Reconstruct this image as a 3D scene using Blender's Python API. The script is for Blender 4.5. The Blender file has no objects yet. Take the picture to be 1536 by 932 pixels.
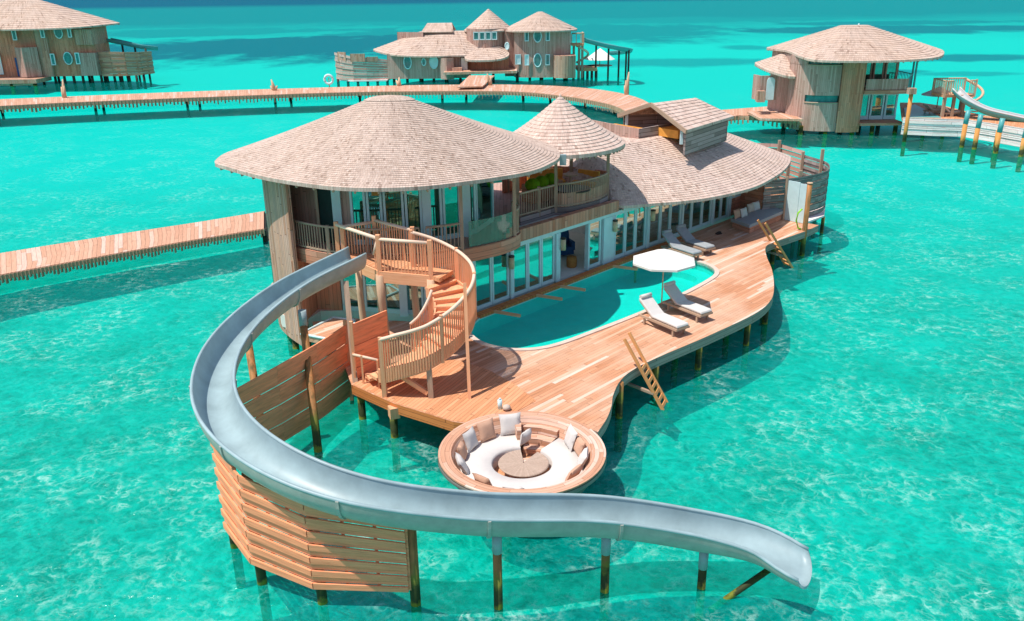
import bpy, math, random
from mathutils import Vector, Matrix
RAD = math.radians
random.seed(11)
scene = bpy.context.scene
col = scene.collection

# ---------------------------------------------------------------- camera
F_PX, PITCH, ROLL, CAM_H = 1280.0, RAD(20.85), RAD(0.8), 13.4
FW = Vector((0, math.cos(PITCH), -math.sin(PITCH)))
_r0 = Vector((1, 0, 0)); _u0 = _r0.cross(FW)
RT = _r0 * math.cos(ROLL) - _u0 * math.sin(ROLL)
UP = _u0 * math.cos(ROLL) + _r0 * math.sin(ROLL)
CAM = Vector((0, 0, CAM_H))
cd = bpy.data.cameras.new('camera'); cam = bpy.data.objects.new('camera', cd); col.objects.link(cam)
cd.sensor_width = 36.0; cd.lens = 36.0 * F_PX / 1536.0; cd.clip_start = 0.1; cd.clip_end = 30000
m = Matrix((RT, UP, -FW)).transposed().to_4x4(); m.translation = CAM
cam.matrix_world = m
scene.camera = cam

# ---------------------------------------------------------------- light
SUN_DIR = Vector((0.42, 0.17, -1.0)).normalized()      # the way the light travels
w = bpy.data.worlds.new('World'); scene.world = w; w.use_nodes = True
nt = w.node_tree; nt.nodes.clear()
sky = nt.nodes.new('ShaderNodeTexSky'); sky.sky_type = 'NISHITA'; sky.sun_disc = False
sky.sun_elevation = math.asin(-SUN_DIR.z); sky.sun_rotation = math.atan2(-SUN_DIR.x, -SUN_DIR.y)
sky.dust_density = 1.0; sky.ozone_density = 1.0
bg = nt.nodes.new('ShaderNodeBackground'); bg.inputs[1].default_value = 0.125
wo = nt.nodes.new('ShaderNodeOutputWorld')
nt.links.new(sky.outputs[0], bg.inputs[0]); nt.links.new(bg.outputs[0], wo.inputs[0])
sd = bpy.data.lights.new('sun', 'SUN'); sd.energy = 4.7; sd.angle = RAD(0.53); sd.color = (1.0, 0.93, 0.84)
sun = bpy.data.objects.new('sun', sd); col.objects.link(sun)
sun.rotation_euler = SUN_DIR.to_track_quat('-Z', 'Y').to_euler()
sun.location = (-20, -5, 60)
scene.view_settings.view_transform = 'Standard'; scene.view_settings.look = 'None'
scene.view_settings.exposure = 0.17; scene.view_settings.gamma = 1.0
scene.view_settings.use_curve_mapping = False
scene.cycles.max_bounces = 8; scene.cycles.transparent_max_bounces = 16
scene.cycles.sample_clamp_indirect = 6.0

# ---------------------------------------------------------------- surveying helpers (picture point -> place on a level)
def ray(px, py):
    return (FW * F_PX + RT * (px - 768) - UP * (py - 466)).normalized()
def at(px, py, z):
    d = ray(px, py); return CAM + d * ((z - CAM_H) / d.z)
def atd(px, py, Y):
    d = ray(px, py); return CAM + d * (Y / d.y)
def proj(p):
    v = Vector(p) - CAM; d = v.dot(FW)
    return (768 + F_PX * v.dot(RT) / d, 466 - F_PX * v.dot(UP) / d)
def xy(p): return (p[0], p[1])
def lerp(a, b, t): return a + (b - a) * t

# ---------------------------------------------------------------- materials
def newmat(name):
    mt = bpy.data.materials.new(name); mt.use_nodes = True
    n = mt.node_tree; n.nodes.clear()
    out = n.nodes.new('ShaderNodeOutputMaterial')
    return mt, n, out
class G:
    """small node-graph helper"""
    def __init__(s, nt): s.nt = nt
    def node(s, t, **k):
        n = s.nt.nodes.new(t)
        for a, v in k.items(): setattr(n, a, v)
        return n
    def link(s, a, b): s.nt.links.new(a, b)
    def put(s, sock, v):
        if hasattr(v, 'is_output'): s.link(v, sock)
        else: sock.default_value = v
    def m(s, op, a, b=0.0, c=0.0, clamp=False):
        n = s.node('ShaderNodeMath', operation=op, use_clamp=clamp)
        s.put(n.inputs[0], a); s.put(n.inputs[1], b); s.put(n.inputs[2], c)
        return n.outputs[0]
    def mix(s, f, a, b, mode='MIX'):
        n = s.node('ShaderNodeMix', data_type='RGBA', blend_type=mode)
        s.put(n.inputs[0], f)
        for i, v in ((6, a), (7, b)):
            if hasattr(v, 'is_output'): s.link(v, n.inputs[i])
            else: n.inputs[i].default_value = (*v, 1)
        return n.outputs[2]
    def ramp(s, f, stops, interp='LINEAR'):
        n = s.node('ShaderNodeValToRGB'); s.put(n.inputs[0], f)
        cr = n.color_ramp; cr.interpolation = interp
        while len(cr.elements) > 1: cr.elements.remove(cr.elements[-1])
        cr.elements[0].position = stops[0][0]; cr.elements[0].color = (*stops[0][1], 1)
        for p, c in stops[1:]:
            e = cr.elements.new(p); e.color = (*c, 1)
        return n.outputs[0]
    def noise(s, vec, scale, detail=4, rough=.55, dim='3D', dist=0.0):
        n = s.node('ShaderNodeTexNoise', noise_dimensions=dim)
        if vec is not None: s.link(vec, n.inputs['Vector'])
        n.inputs['Scale'].default_value = scale; n.inputs['Detail'].default_value = detail
        n.inputs['Roughness'].default_value = rough; n.inputs['Distortion'].default_value = dist
        return n.outputs[0]
    def white(s, a, b=None):
        if b is None:
            n = s.node('ShaderNodeTexWhiteNoise', noise_dimensions='1D'); s.put(n.inputs['W'], a)
        else:
            n = s.node('ShaderNodeTexWhiteNoise', noise_dimensions='2D')
            c = s.comb(a, b); s.link(c, n.inputs['Vector'])
        return n.outputs[0]
    def comb(s, x, y, z=0.0):
        c = s.node('ShaderNodeCombineXYZ'); s.put(c.inputs[0], x); s.put(c.inputs[1], y); s.put(c.inputs[2], z)
        return c.outputs[0]
    def sep(s, v):
        n = s.node('ShaderNodeSeparateXYZ'); s.link(v, n.inputs[0]); return n.outputs
    def bump(s, h, strength=.3, dist=.02):
        b = s.node('ShaderNodeBump'); b.inputs['Strength'].default_value = strength
        b.inputs['Distance'].default_value = dist; s.link(h, b.inputs['Height']); return b.outputs[0]
    def bsdf(s, out, color, rough=.6, bump=None, spec=.3):
        p = s.node('ShaderNodeBsdfPrincipled')
        if hasattr(color, 'is_output'): s.link(color, p.inputs['Base Color'])
        else: p.inputs['Base Color'].default_value = (*color, 1)
        s.put(p.inputs['Roughness'], rough); p.inputs['Specular IOR Level'].default_value = spec
        if bump is not None: s.link(bump, p.inputs['Normal'])
        s.link(p.outputs[0], out.inputs[0]); return p

def warm(c): return (min(.92, c[0] * 1.05), c[1] * .93, c[2] * .98)      # sea-bleached, reddish timber
def planks(name, cols, width=.14, along='v', length=3.0, rot=0.0, gap=.06, gapcol=.3, streak=.35, rough=.75, stain=None, bumpd=.012, bleach=True):
    """boards laid side by side; UV in metres"""
    if bleach: cols = [(p, warm(c)) for p, c in cols]
    mt, n, out = newmat(name); g = G(n)
    uv = g.node('ShaderNodeUVMap').outputs[0]
    if rot:
        mp = g.node('ShaderNodeMapping'); g.link(uv, mp.inputs[0]); mp.inputs['Rotation'].default_value = (0, 0, rot); uv = mp.outputs[0]
    x, y, _ = g.sep(uv)
    a, l = (x, y) if along == 'v' else (y, x)
    ca = g.m('DIVIDE', a, width); cell = g.m('FLOOR', ca); fr = g.m('FRACT', ca)
    r1 = g.white(cell)
    ll = g.m('ADD', g.m('DIVIDE', l, length), g.m('MULTIPLY', r1, 7.3))
    rnd = g.white(cell, g.m('FLOOR', ll))
    c = g.ramp(rnd, cols)
    sv = g.comb(g.m('MULTIPLY', a, 22.0), g.m('MULTIPLY', l, 1.3), g.m('MULTIPLY', rnd, 9.0))
    ns = g.noise(sv, 1.0, 5, .6)
    c = g.mix(streak, c, g.ramp(ns, [(.3, (.45, .42, .4)), (.5, (1, 1, 1)), (.7, (1.35, 1.32, 1.3))]), 'MULTIPLY')
    if stain:
        big = g.noise(g.comb(x, y), stain[0], 4, .6)
        c = g.mix(g.ramp(big, [(.42, (0, 0, 0)), (.68, (1, 1, 1))]), c, g.mix(.55, c, stain[1]))
    gp = g.m('LESS_THAN', fr, gap)
    endg = g.m('LESS_THAN', g.m('FRACT', ll), .006)
    gp = g.m('MAXIMUM', gp, endg)
    c = g.mix(gp, c, g.mix(1.0, c, (gapcol,) * 3, 'MULTIPLY'))
    h = g.m('ADD', g.m('MULTIPLY', g.m('SUBTRACT', 1.0, gp), .7), g.m('ADD', g.m('MULTIPLY', rnd, .4), g.m('MULTIPLY', ns, .25)))
    g.bsdf(out, c, rough, g.bump(h, .5, bumpd))
    return mt
def wood(name, c1, c2, scale=1.0, rough=.7, c3=None, bleach=True):
    """one piece of timber, grain along V"""
    if bleach: c1, c2 = warm(c1), warm(c2); c3 = warm(c3) if c3 else None
    mt, n, out = newmat(name); g = G(n)
    uv = g.node('ShaderNodeUVMap').outputs[0]; x, y, _ = g.sep(uv)
    oi = g.node('ShaderNodeObjectInfo').outputs['Random']
    ns = g.noise(g.comb(g.m('MULTIPLY', x, 26 * scale), g.m('MULTIPLY', y, 1.6 * scale), g.m('MULTIPLY', oi, 30.0)), 1.0, 5, .62)
    c = g.ramp(ns, [(.28, c1), (.7, c2)] if c3 is None else [(.25, c1), (.5, c2), (.75, c3)])
    c = g.mix(.5, c, g.ramp(oi, [(0, (.82, .8, .78)), (1, (1.15, 1.15, 1.15))]), 'MULTIPLY')
    g.bsdf(out, c, rough, g.bump(ns, .3, .006)); return mt
def plain(name, c, rough=.6, var=.12, scale=3.0, spec=.3, metal=0.0, bump=0.0):
    mt, n, out = newmat(name); g = G(n)
    tc = g.node('ShaderNodeTexCoord').outputs['Object']
    ns = g.noise(tc, scale, 5, .6)
    lo = tuple(v * (1 - var) for v in c); hi = tuple(min(.95, v * (1 + var)) for v in c)
    cc = g.ramp(ns, [(.3, lo), (.7, hi)])
    p = g.bsdf(out, cc, rough, g.bump(ns, bump, .02) if bump else None, spec); p.inputs['Metallic'].default_value = metal
    return mt
def shingles(name, cols, rowh=.25, wid=.13, weather=(.62, .5, .44)):
    mt, n, out = newmat(name); g = G(n)
    uv = g.node('ShaderNodeUVMap').outputs[0]; x, y, _ = g.sep(uv)
    row = g.m('FLOOR', g.m('DIVIDE', y, rowh))
    xs = g.m('ADD', g.m('DIVIDE', x, wid), g.m('MULTIPLY', g.white(row), 5.0))
    cell = g.m('FLOOR', xs); fr = g.m('FRACT', xs)
    rnd = g.white(cell, row)
    c = g.ramp(rnd, [(p, (min(.9, q[0] * 1.11), q[1] * 1.14, q[2] * 1.10)) for p, q in cols])
    pos = g.node('ShaderNodeTexCoord').outputs['Object']
    big = g.noise(pos, .55, 5, .65)
    c = g.mix(g.ramp(big, [(.4, (0, 0, 0)), (.7, (.55, .55, .55))]), c, weather)
    run = g.noise(g.comb(g.m('MULTIPLY', x, 1.6), g.m('MULTIPLY', y, .22)), 1.0, 5, .65)
    c = g.mix(.75, c, g.ramp(run, [(.3, (.78, .76, .75)), (.5, (1, 1, 1)), (.72, (1.14, 1.13, 1.12))]), 'MULTIPLY')
    lift = g.white(g.m('ADD', cell, 31.7), row)
    c = g.mix(g.m('GREATER_THAN', lift, .955), c, g.mix(1.0, c, (.68, .64, .62), 'MULTIPLY'))
    fine = g.noise(pos, 9.0, 4, .7)
    c = g.mix(.6, c, g.ramp(fine, [(.3, (.68, .66, .66)), (.55, (1, 1, 1)), (.75, (1.2, 1.2, 1.2))]), 'MULTIPLY')
    gp = g.m('LESS_THAN', fr, .09)
    c = g.mix(gp, c, g.mix(1.0, c, (.68, .66, .64), 'MULTIPLY'))
    h = g.m('ADD', g.m('MULTIPLY', g.m('SUBTRACT', 1.0, gp), .5), g.m('ADD', g.m('MULTIPLY', rnd, .6), g.m('MULTIPLY', fine, .5)))
    g.bsdf(out, c, .85, g.bump(h, .6, .02), .15); return mt
def glassmat(name, tint, body, gl=.35, gc=(.7, .97, .95), edge=.6):
    """pane: partly see-through, partly mirror"""
    mt, n, out = newmat(name); g = G(n)
    t = g.node('ShaderNodeBsdfTransparent'); t.inputs[0].default_value = (*tint, 1)
    d = g.node('ShaderNodeBsdfDiffuse'); d.inputs[0].default_value = (*body, 1)
    gs = g.node('ShaderNodeBsdfGlossy'); gs.inputs[0].default_value = (*gc, 1); gs.inputs[1].default_value = .03
    m1 = g.node('ShaderNodeMixShader'); m1.inputs[0].default_value = .25; g.link(t.outputs[0], m1.inputs[1]); g.link(d.outputs[0], m1.inputs[2])
    lw = g.node('ShaderNodeLayerWeight'); lw.inputs[0].default_value = .35
    f = g.m('ADD', g.m('MULTIPLY', lw.outputs['Facing'], edge), gl, clamp=True)
    m2 = g.node('ShaderNodeMixShader'); g.link(f, m2.inputs[0]); g.link(m1.outputs[0], m2.inputs[1]); g.link(gs.outputs[0], m2.inputs[2])
    g.link(m2.outputs[0], out.inputs[0]); return mt
def pilemat(name, c1, c2, zt=.55):
    """timber pile: bare wood, algae and dark tide growth near the water"""
    mt, n, out = newmat(name); g = G(n)
    geo = g.node('ShaderNodeNewGeometry').outputs['Position']; x, y, z = g.sep(geo)
    ns = g.noise(geo, 5.0, 4, .6)
    zz = g.m('ADD', z, g.m('MULTIPLY', g.m('SUBTRACT', ns, .5), .8))
    big = g.noise(g.comb(g.m('MULTIPLY', x, 9.0), g.m('MULTIPLY', y, 9.0), g.m('MULTIPLY', z, 1.2)), 1.0, 4, .6)
    base = g.ramp(big, [(.3, c1), (.7, c2)])
    tide = g.ramp(g.m('DIVIDE', g.m('ADD', zz, .1), 2.0), [(.0, (.2, .21, .02)), (.1, (.17, .18, .02)), (.17, (.03, .036, .012)), (.34, (.04, .055, .014)), (.46, (.17, .18, .03)), (.58, (.2, .15, .04)), (.7, (.26, .13, .05))])
    f = g.ramp(g.m('DIVIDE', g.m('SUBTRACT', zz, zt), .6), [(0, (0, 0, 0)), (1, (1, 1, 1))])
    g.bsdf(out, g.mix(f, tide, base), .7, g.bump(ns, .4, .03)); return mt

M = {}
M['deck'] = planks('deck_boards', [(0, (.48, .22, .115)), (.35, (.56, .27, .15)), (.65, (.605, .315, .19)), (.86, (.66, .385, .255)), (.95, (.73, .55, .45)), (1, (.72, .54, .44))], .145, 'u', 2.9, bleach=False, rot=-RAD(46.5), stain=(.35, (.7, .5, .38)), gap=.06, gapcol=.45)
M['landing'] = planks('landing_boards', [(0, (.57, .25, .12)), (.5, (.63, .295, .15)), (1, (.68, .345, .19))], .13, 'u', 3.5, bleach=False, rot=-RAD(62), gap=.07)
M['fascia'] = planks('fascia_boards', [(0, (.54, .19, .05)), (1, (.64, .25, .075))], .16, 'u', 4, gap=.08)
M['greyfascia'] = planks('weathered_fascia', [(0, (.3, .25, .2)), (1, (.4, .34, .28))], .16, 'u', 4, gap=.08)
M['stair'] = wood('stair_timber', (.74, .33, .165), (.87, .46, .27), bleach=False)
M['stairtop'] = wood('stair_rail_timber', (.70, .49, .36), (.82, .64, .51), bleach=False)
M['fence'] = planks('fence_boards', [(0, (.64, .215, .08)), (.5, (.78, .285, .12)), (1, (.86, .365, .18))], 9.0, 'u', 60.0, gap=.0, streak=.5)
M['greywood'] = planks('weathered_boards', [(0, (.34, .21, .155)), (.5, (.45, .305, .24)), (1, (.53, .385, .31))], .16, 'v', 3.2, stain=(.6, (.42, .32, .26)))
M['tower'] = planks('tower_boards', [(0, (.36, .19, .115)), (.3, (.52, .32, .205)), (.6, (.62, .41, .28)), (.8, (.44, .30, .22)), (1, (.56, .40, .3))], .15, 'v', 4.0, stain=(.5, (.36, .25, .18)), gap=.12)
M['brownwood'] = planks('brown_boards', [(0, (.48, .19, .10)), (.5, (.60, .26, .145)), (1, (.68, .33, .2))], .17, 'v', 3.0, stain=(.5, (.38, .25, .17)))
M['brownhoriz'] = planks('brown_lap_boards', [(0, (.46, .20, .11)), (.5, (.56, .27, .16)), (1, (.62, .34, .22))], .2, 'u', 2.4, stain=(.7, (.36, .27, .2)))
M['ladder'] = wood('ladder_timber', (.62, .25, .08), (.76, .38, .16), bleach=False)
M['greyhoriz'] = planks('grey_lap_boards', [(0, (.2, .185, .165)), (.5, (.29, .27, .24)), (1, (.38, .35, .32))], .2, 'u', 2.8, gap=.13)
M['tanhoriz'] = planks('tan_lap_boards', [(0, (.44, .29, .22)), (.5, (.55, .39, .31)), (1, (.62, .47, .39))], .3, 'u', 3.0, gap=.1)
M['palehoriz'] = planks('pale_lap_boards', [(0, (.8, .74, .67)), (.5, (.86, .81, .76)), (1, (.9, .87, .83))], .24, 'u', 4, gap=.14)
M['greybeam'] = wood('weathered_timber', (.32, .215, .15), (.50, .37, .275), bleach=False)
M['logs'] = wood('bleached_log', (.47, .30, .19), (.64, .45, .31), bleach=False)
M['white'] = plain('white_paint', (.56, .74, .77), .45, .06)
M['plaster'] = plain('pale_plaster', (.66, .64, .6), .7, .06)
M['roof'] = shingles('roof_shingles', [(0, (.43, .315, .27)), (.35, (.47, .35, .30)), (.7, (.51, .39, .34)), (1, (.55, .43, .385))], .2, .1)
M['roofpink'] = shingles('sunbleached_shingles', [(0, (.48, .345, .30)), (.4, (.55, .41, .36)), (.75, (.585, .445, .395)), (1, (.63, .495, .445))], weather=(.64, .5, .45))
M['rooffar'] = shingles('far_shingles', [(0, (.45, .32, .265)), (.5, (.51, .37, .31)), (1, (.56, .42, .36))], rowh=.5, wid=.22)
M['glass'] = glassmat('window_glass', (.42, .82, .76), (.02, .12, .11), .3)
M['upglass'] = glassmat('tinted_glass', (.05, .30, .27), (.004, .09, .08), .42, (.3, .9, .84))
M['railglass'] = glassmat('rail_glass', (.78, .86, .78), (.26, .32, .26), .03, (.7, .97, .95), .12)
M['farglass'] = plain('far_glass', (.05, .22, .22), .1, .3, spec=.6)
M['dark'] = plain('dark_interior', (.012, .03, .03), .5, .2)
M['slide'] = plain('slide_fibreglass', (.30, .41, .44), .42, .16, 1.3, .4)
M['slidegrey'] = plain('slide_underside', (.40, .40, .36), .45, .14, 3.0, .3)
M['farslide'] = plain('pale_slide', (.55, .56, .57), .3, .05)
M['tealslide'] = plain('teal_slide', (.1, .35, .36), .4, .1)
M['sleeve'] = plain('metal_sleeve', (.3, .38, .4), .5, .1, 4)
M['pile'] = pilemat('tidal_pile', (.12, .085, .03), (.52, .22, .08), .9)
M['farpile'] = pilemat('orange_pile', (.56, .22, .05), (.68, .31, .09), .55)
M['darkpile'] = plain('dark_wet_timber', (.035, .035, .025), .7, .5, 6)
M['canvas'] = plain('white_canvas', (.7, .68, .65), .8, .03, 5)
M['cushion'] = plain('white_cushion_cloth', (.6, .57, .55), .9, .04, 6, .1, bump=.2)
M['greycushion'] = plain('grey_cushion_cloth', (.33, .36, .38), .9, .06, 6, .1, bump=.2)
M['tan'] = plain('tan_linen', (.56, .34, .24), .9, .08, 7, .1, bump=.2)
M['beige'] = plain('beige_linen', (.55, .45, .38), .9, .06, 7, .1, bump=.2)
M['green'] = plain('lime_fabric', (.13, .27, .01), .85, .2, 7, .1, bump=.3)
M['orange'] = plain('orange_fabric', (.72, .33, .07), .85, .12, 5, .1)
M['blue'] = plain('blue_fabric', (.03, .1, .26), .8, .15, 6)
M['lilac'] = plain('lilac_fabric', (.6, .36, .62), .8, .12, 4)
M['basket'] = plain('woven_rattan', (.42, .19, .05), .8, .25, 18, bump=.5)
M['darkwood'] = plain('dark_wood', (.04, .03, .025), .5, .3, 8)
M['lamp'] = plain('linen_lampshade', (.6, .48, .3), .8, .05)
M['poolwall'] = plain('pool_plaster', (.38, .72, .66), .5, .06, 2)
M['coping'] = plain('pale_stone', (.62, .5, .43), .7, .1, 5)
M['lime'] = plain('lime_plastic', (.25, .6, .02), .4, .1)

def jettymat():
    return planks('jetty_boards', [(0, (.52, .28, .18)), (.4, (.58, .32, .21)), (.78, (.62, .365, .25)), (.92, (.66, .45, .36)), (1, (.67, .47, .38))], .22, 'v', 6.0, bleach=False, gap=.06)
M['jetty'] = jettymat()
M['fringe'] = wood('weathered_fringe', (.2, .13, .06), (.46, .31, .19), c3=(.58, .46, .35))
M['tabletop'] = None
def tabletop():
    mt, n, out = newmat('table_slats'); g = G(n)
    tc = g.node('ShaderNodeTexCoord').outputs['Object']; x, y, z = g.sep(tc)
    ang = g.m('ARCTAN2', y, x); k = g.m('MULTIPLY', ang, 9.0); cell = g.m('FLOOR', k); fr = g.m('FRACT', k)
    c = g.ramp(g.white(cell), [(0, (.42, .31, .245)), (1, (.47, .355, .285))])
    ns = g.noise(tc, 14, 4); c = g.mix(.4, c, g.ramp(ns, [(.3, (.7, .7, .7)), (.7, (1.2, 1.2, 1.2))]), 'MULTIPLY')
    c = g.mix(g.m('LESS_THAN', fr, .05), c, (.3, .215, .165))
    g.bsdf(out, c, .6); return mt
M['tabletop'] = tabletop()

def seabedmat():
    mt, n, out = newmat('lagoon_sand'); g = G(n)
    pos = g.node('ShaderNodeNewGeometry').outputs['Position']; x, y, z = g.sep(pos)
    n1 = g.noise(pos, .22, 6, .6, dist=.3); n2 = g.noise(pos, 1.1, 5, .65, dist=.6)
    near = g.ramp(n1, [(.32, (.52, .47, .37)), (.5, (.68, .66, .58)), (.7, (.8, .8, .74))])
    c = g.mix(.55, near, g.ramp(n2, [(.3, (.62, .62, .6)), (.5, (1, 1, 1)), (.7, (1.15, 1.15, 1.12))]), 'MULTIPLY')
    # weed and scoured rock patches near the villa
    weed = g.ramp(g.noise(pos, .5, 6, .7, dist=.8), [(.56, (0, 0, 0)), (.70, (.65, .65, .65))])
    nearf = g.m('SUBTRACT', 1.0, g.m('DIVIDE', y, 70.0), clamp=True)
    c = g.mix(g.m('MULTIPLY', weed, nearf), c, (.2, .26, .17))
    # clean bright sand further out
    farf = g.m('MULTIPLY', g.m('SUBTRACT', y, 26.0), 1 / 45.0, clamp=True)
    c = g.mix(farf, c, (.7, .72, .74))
    warp = g.noise(g.comb(g.m('MULTIPLY', x, .02), g.m('MULTIPLY', y, .012)), 1.0, 6, .65)
    fw = g.noise(g.comb(g.m('MULTIPLY', x, .08), g.m('MULTIPLY', y, .05)), 1.0, 5, .7)
    deep = None
    # reef / seagrass patches: centre, half sizes, strength
    for cx, cy, a, b, s in ((-62, 245, 58, 62, 1.0), (10, 300, 95, 70, .75), (-110, 330, 60, 40, .7), (120, 285, 70, 26, .9), (60, 395, 160, 60, .7),
                            (57, 213, 7, 10, .55), (88, 176, 20, 9, .8), (122, 166, 24, 13, 1.0), (60, 150, 12, 5, .7), (150, 330, 60, 20, .8),
                            (-180, 420, 120, 60, .7), (35, 175, 22, 10, .55), (75, 145, 9, 4, .5)):
        dx = g.m('DIVIDE', g.m('SUBTRACT', x, cx), a); dy = g.m('DIVIDE', g.m('SUBTRACT', y, cy), b)
        d = g.m('SQRT', g.m('ADD', g.m('MULTIPLY', dx, dx), g.m('MULTIPLY', dy, dy)))
        d = g.m('ADD', d, g.m('ADD', g.m('MULTIPLY', g.m('SUBTRACT', warp, .5), 1.6), g.m('MULTIPLY', g.m('SUBTRACT', fw, .5), 1.3)))
        f = g.m('MULTIPLY', g.m('MULTIPLY', g.m('SUBTRACT', 1.15, d), 2.2, clamp=True), s)
        deep = f if deep is None else g.m('MAXIMUM', deep, f)
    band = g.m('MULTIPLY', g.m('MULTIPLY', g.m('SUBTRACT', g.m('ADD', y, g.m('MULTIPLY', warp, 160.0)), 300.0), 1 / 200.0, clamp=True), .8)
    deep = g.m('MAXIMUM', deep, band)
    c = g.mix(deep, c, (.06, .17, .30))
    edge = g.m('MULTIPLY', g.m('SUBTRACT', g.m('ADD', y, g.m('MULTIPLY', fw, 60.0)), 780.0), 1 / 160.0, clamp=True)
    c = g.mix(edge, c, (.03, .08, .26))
    g.bsdf(out, c, .9, None, 0.0); return mt
def watermat(name, tint, scale=1.0, refl=.22, lagoon=True, cloud=.38):
    """lagoon water: tinted see-through body with a little suspended sand, rippled mirror on top, painted sun glints"""
    mt, n, out = newmat(name); g = G(n)
    pos = g.node('ShaderNodeNewGeometry').outputs['Position']; x, y, z = g.sep(pos)
    stretch = g.comb(g.m('MULTIPLY', x, 1.0), g.m('MULTIPLY', y, 1.25), 0.0)
    a = g.noise(stretch, .55 * scale, 3, .55, dist=.6); b = g.noise(stretch, 1.9 * scale, 4, .6, dist=.9); c = g.noise(stretch, 6.0 * scale, 3, .6)
    h = g.m('ADD', g.m('ADD', g.m('MULTIPLY', a, .6), g.m('MULTIPLY', b, .3)), g.m('MULTIPLY', c, .1))
    bm = g.bump(h, .7, .4)
    t = g.node('ShaderNodeBsdfTransparent'); t.inputs[0].default_value = (*tint, 1)
    body = t.outputs[0]
    if lagoon:
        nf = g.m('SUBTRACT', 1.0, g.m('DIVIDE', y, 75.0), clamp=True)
        wn = g.node('ShaderNodeTexNoise'); g.link(pos, wn.inputs['Vector']); wn.inputs['Scale'].default_value = 1.3; wn.inputs['Detail'].default_value = 5
        sc = g.node('ShaderNodeVectorMath', operation='SCALE'); g.link(wn.outputs[1], sc.inputs[0]); sc.inputs['Scale'].default_value = 1.6
        wp = g.node('ShaderNodeVectorMath', operation='ADD'); g.link(stretch, wp.inputs[0]); g.link(sc.outputs[0], wp.inputs[1])
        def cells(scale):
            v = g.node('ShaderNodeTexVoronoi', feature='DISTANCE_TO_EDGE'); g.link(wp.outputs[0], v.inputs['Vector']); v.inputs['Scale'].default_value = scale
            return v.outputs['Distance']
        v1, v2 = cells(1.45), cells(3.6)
        caustic_mottle = g.m('ADD', g.m('MULTIPLY', g.ramp(v1, [(0, (1, 1, 1)), (.32, (0, 0, 0))]), .5), g.m('MULTIPLY', g.ramp(v2, [(0, (1, 1, 1)), (.3, (0, 0, 0))]), .35))
        caustic_mottle = g.m('ADD', caustic_mottle, g.m('MULTIPLY', g.noise(stretch, 2.2, 6, .7, dist=1.0), .7))
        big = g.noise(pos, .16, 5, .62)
        tone = g.m('ADD', g.m('MULTIPLY', caustic_mottle, .62), g.m('MULTIPLY', big, .55))
        soft = g.ramp(tone, [(.42, (.42, .49, .49)), (.62, (.66, .70, .69)), (.95, (.97, .97, .97))])  # caustic-like light and dark mottling, painted into the water colour
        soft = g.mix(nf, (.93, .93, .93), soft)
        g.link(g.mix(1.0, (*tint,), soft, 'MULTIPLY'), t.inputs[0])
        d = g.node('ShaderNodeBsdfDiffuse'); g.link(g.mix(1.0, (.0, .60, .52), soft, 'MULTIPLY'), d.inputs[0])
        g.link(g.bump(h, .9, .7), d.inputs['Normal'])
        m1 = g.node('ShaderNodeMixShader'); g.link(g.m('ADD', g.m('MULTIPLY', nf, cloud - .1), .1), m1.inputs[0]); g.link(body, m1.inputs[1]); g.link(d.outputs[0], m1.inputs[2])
        # caustic web and sun glints, painted on as a pale diffuse net
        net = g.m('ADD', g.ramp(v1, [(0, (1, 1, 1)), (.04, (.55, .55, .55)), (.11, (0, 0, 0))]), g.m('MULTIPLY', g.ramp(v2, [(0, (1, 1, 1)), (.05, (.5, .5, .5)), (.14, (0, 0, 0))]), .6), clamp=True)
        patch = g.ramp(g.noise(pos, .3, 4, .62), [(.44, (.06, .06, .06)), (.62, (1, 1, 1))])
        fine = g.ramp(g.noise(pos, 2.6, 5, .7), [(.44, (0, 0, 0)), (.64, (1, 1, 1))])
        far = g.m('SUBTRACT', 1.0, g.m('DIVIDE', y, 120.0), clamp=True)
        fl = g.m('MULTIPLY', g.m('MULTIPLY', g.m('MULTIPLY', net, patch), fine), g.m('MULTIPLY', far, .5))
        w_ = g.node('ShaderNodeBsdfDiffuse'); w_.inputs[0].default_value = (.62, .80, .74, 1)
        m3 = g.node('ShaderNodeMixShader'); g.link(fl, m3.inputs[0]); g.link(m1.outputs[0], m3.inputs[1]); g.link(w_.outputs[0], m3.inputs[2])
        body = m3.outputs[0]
    gl = g.node('ShaderNodeBsdfGlossy'); gl.inputs[1].default_value = .12; g.link(bm, gl.inputs['Normal'])
    fr = g.node('ShaderNodeFresnel'); fr.inputs[0].default_value = 1.33; g.link(bm, fr.inputs['Normal'])
    f = g.m('MINIMUM', fr.outputs[0], refl)
    ms = g.node('ShaderNodeMixShader'); g.link(f, ms.inputs[0]); g.link(body, ms.inputs[1]); g.link(gl.outputs[0], ms.inputs[2])
    g.link(ms.outputs[0], out.inputs[0]); return mt
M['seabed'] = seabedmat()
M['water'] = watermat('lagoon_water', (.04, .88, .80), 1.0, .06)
M['poolwater'] = watermat('pool_water', (.10, .93, .89), 2.0, .12, False)

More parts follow.
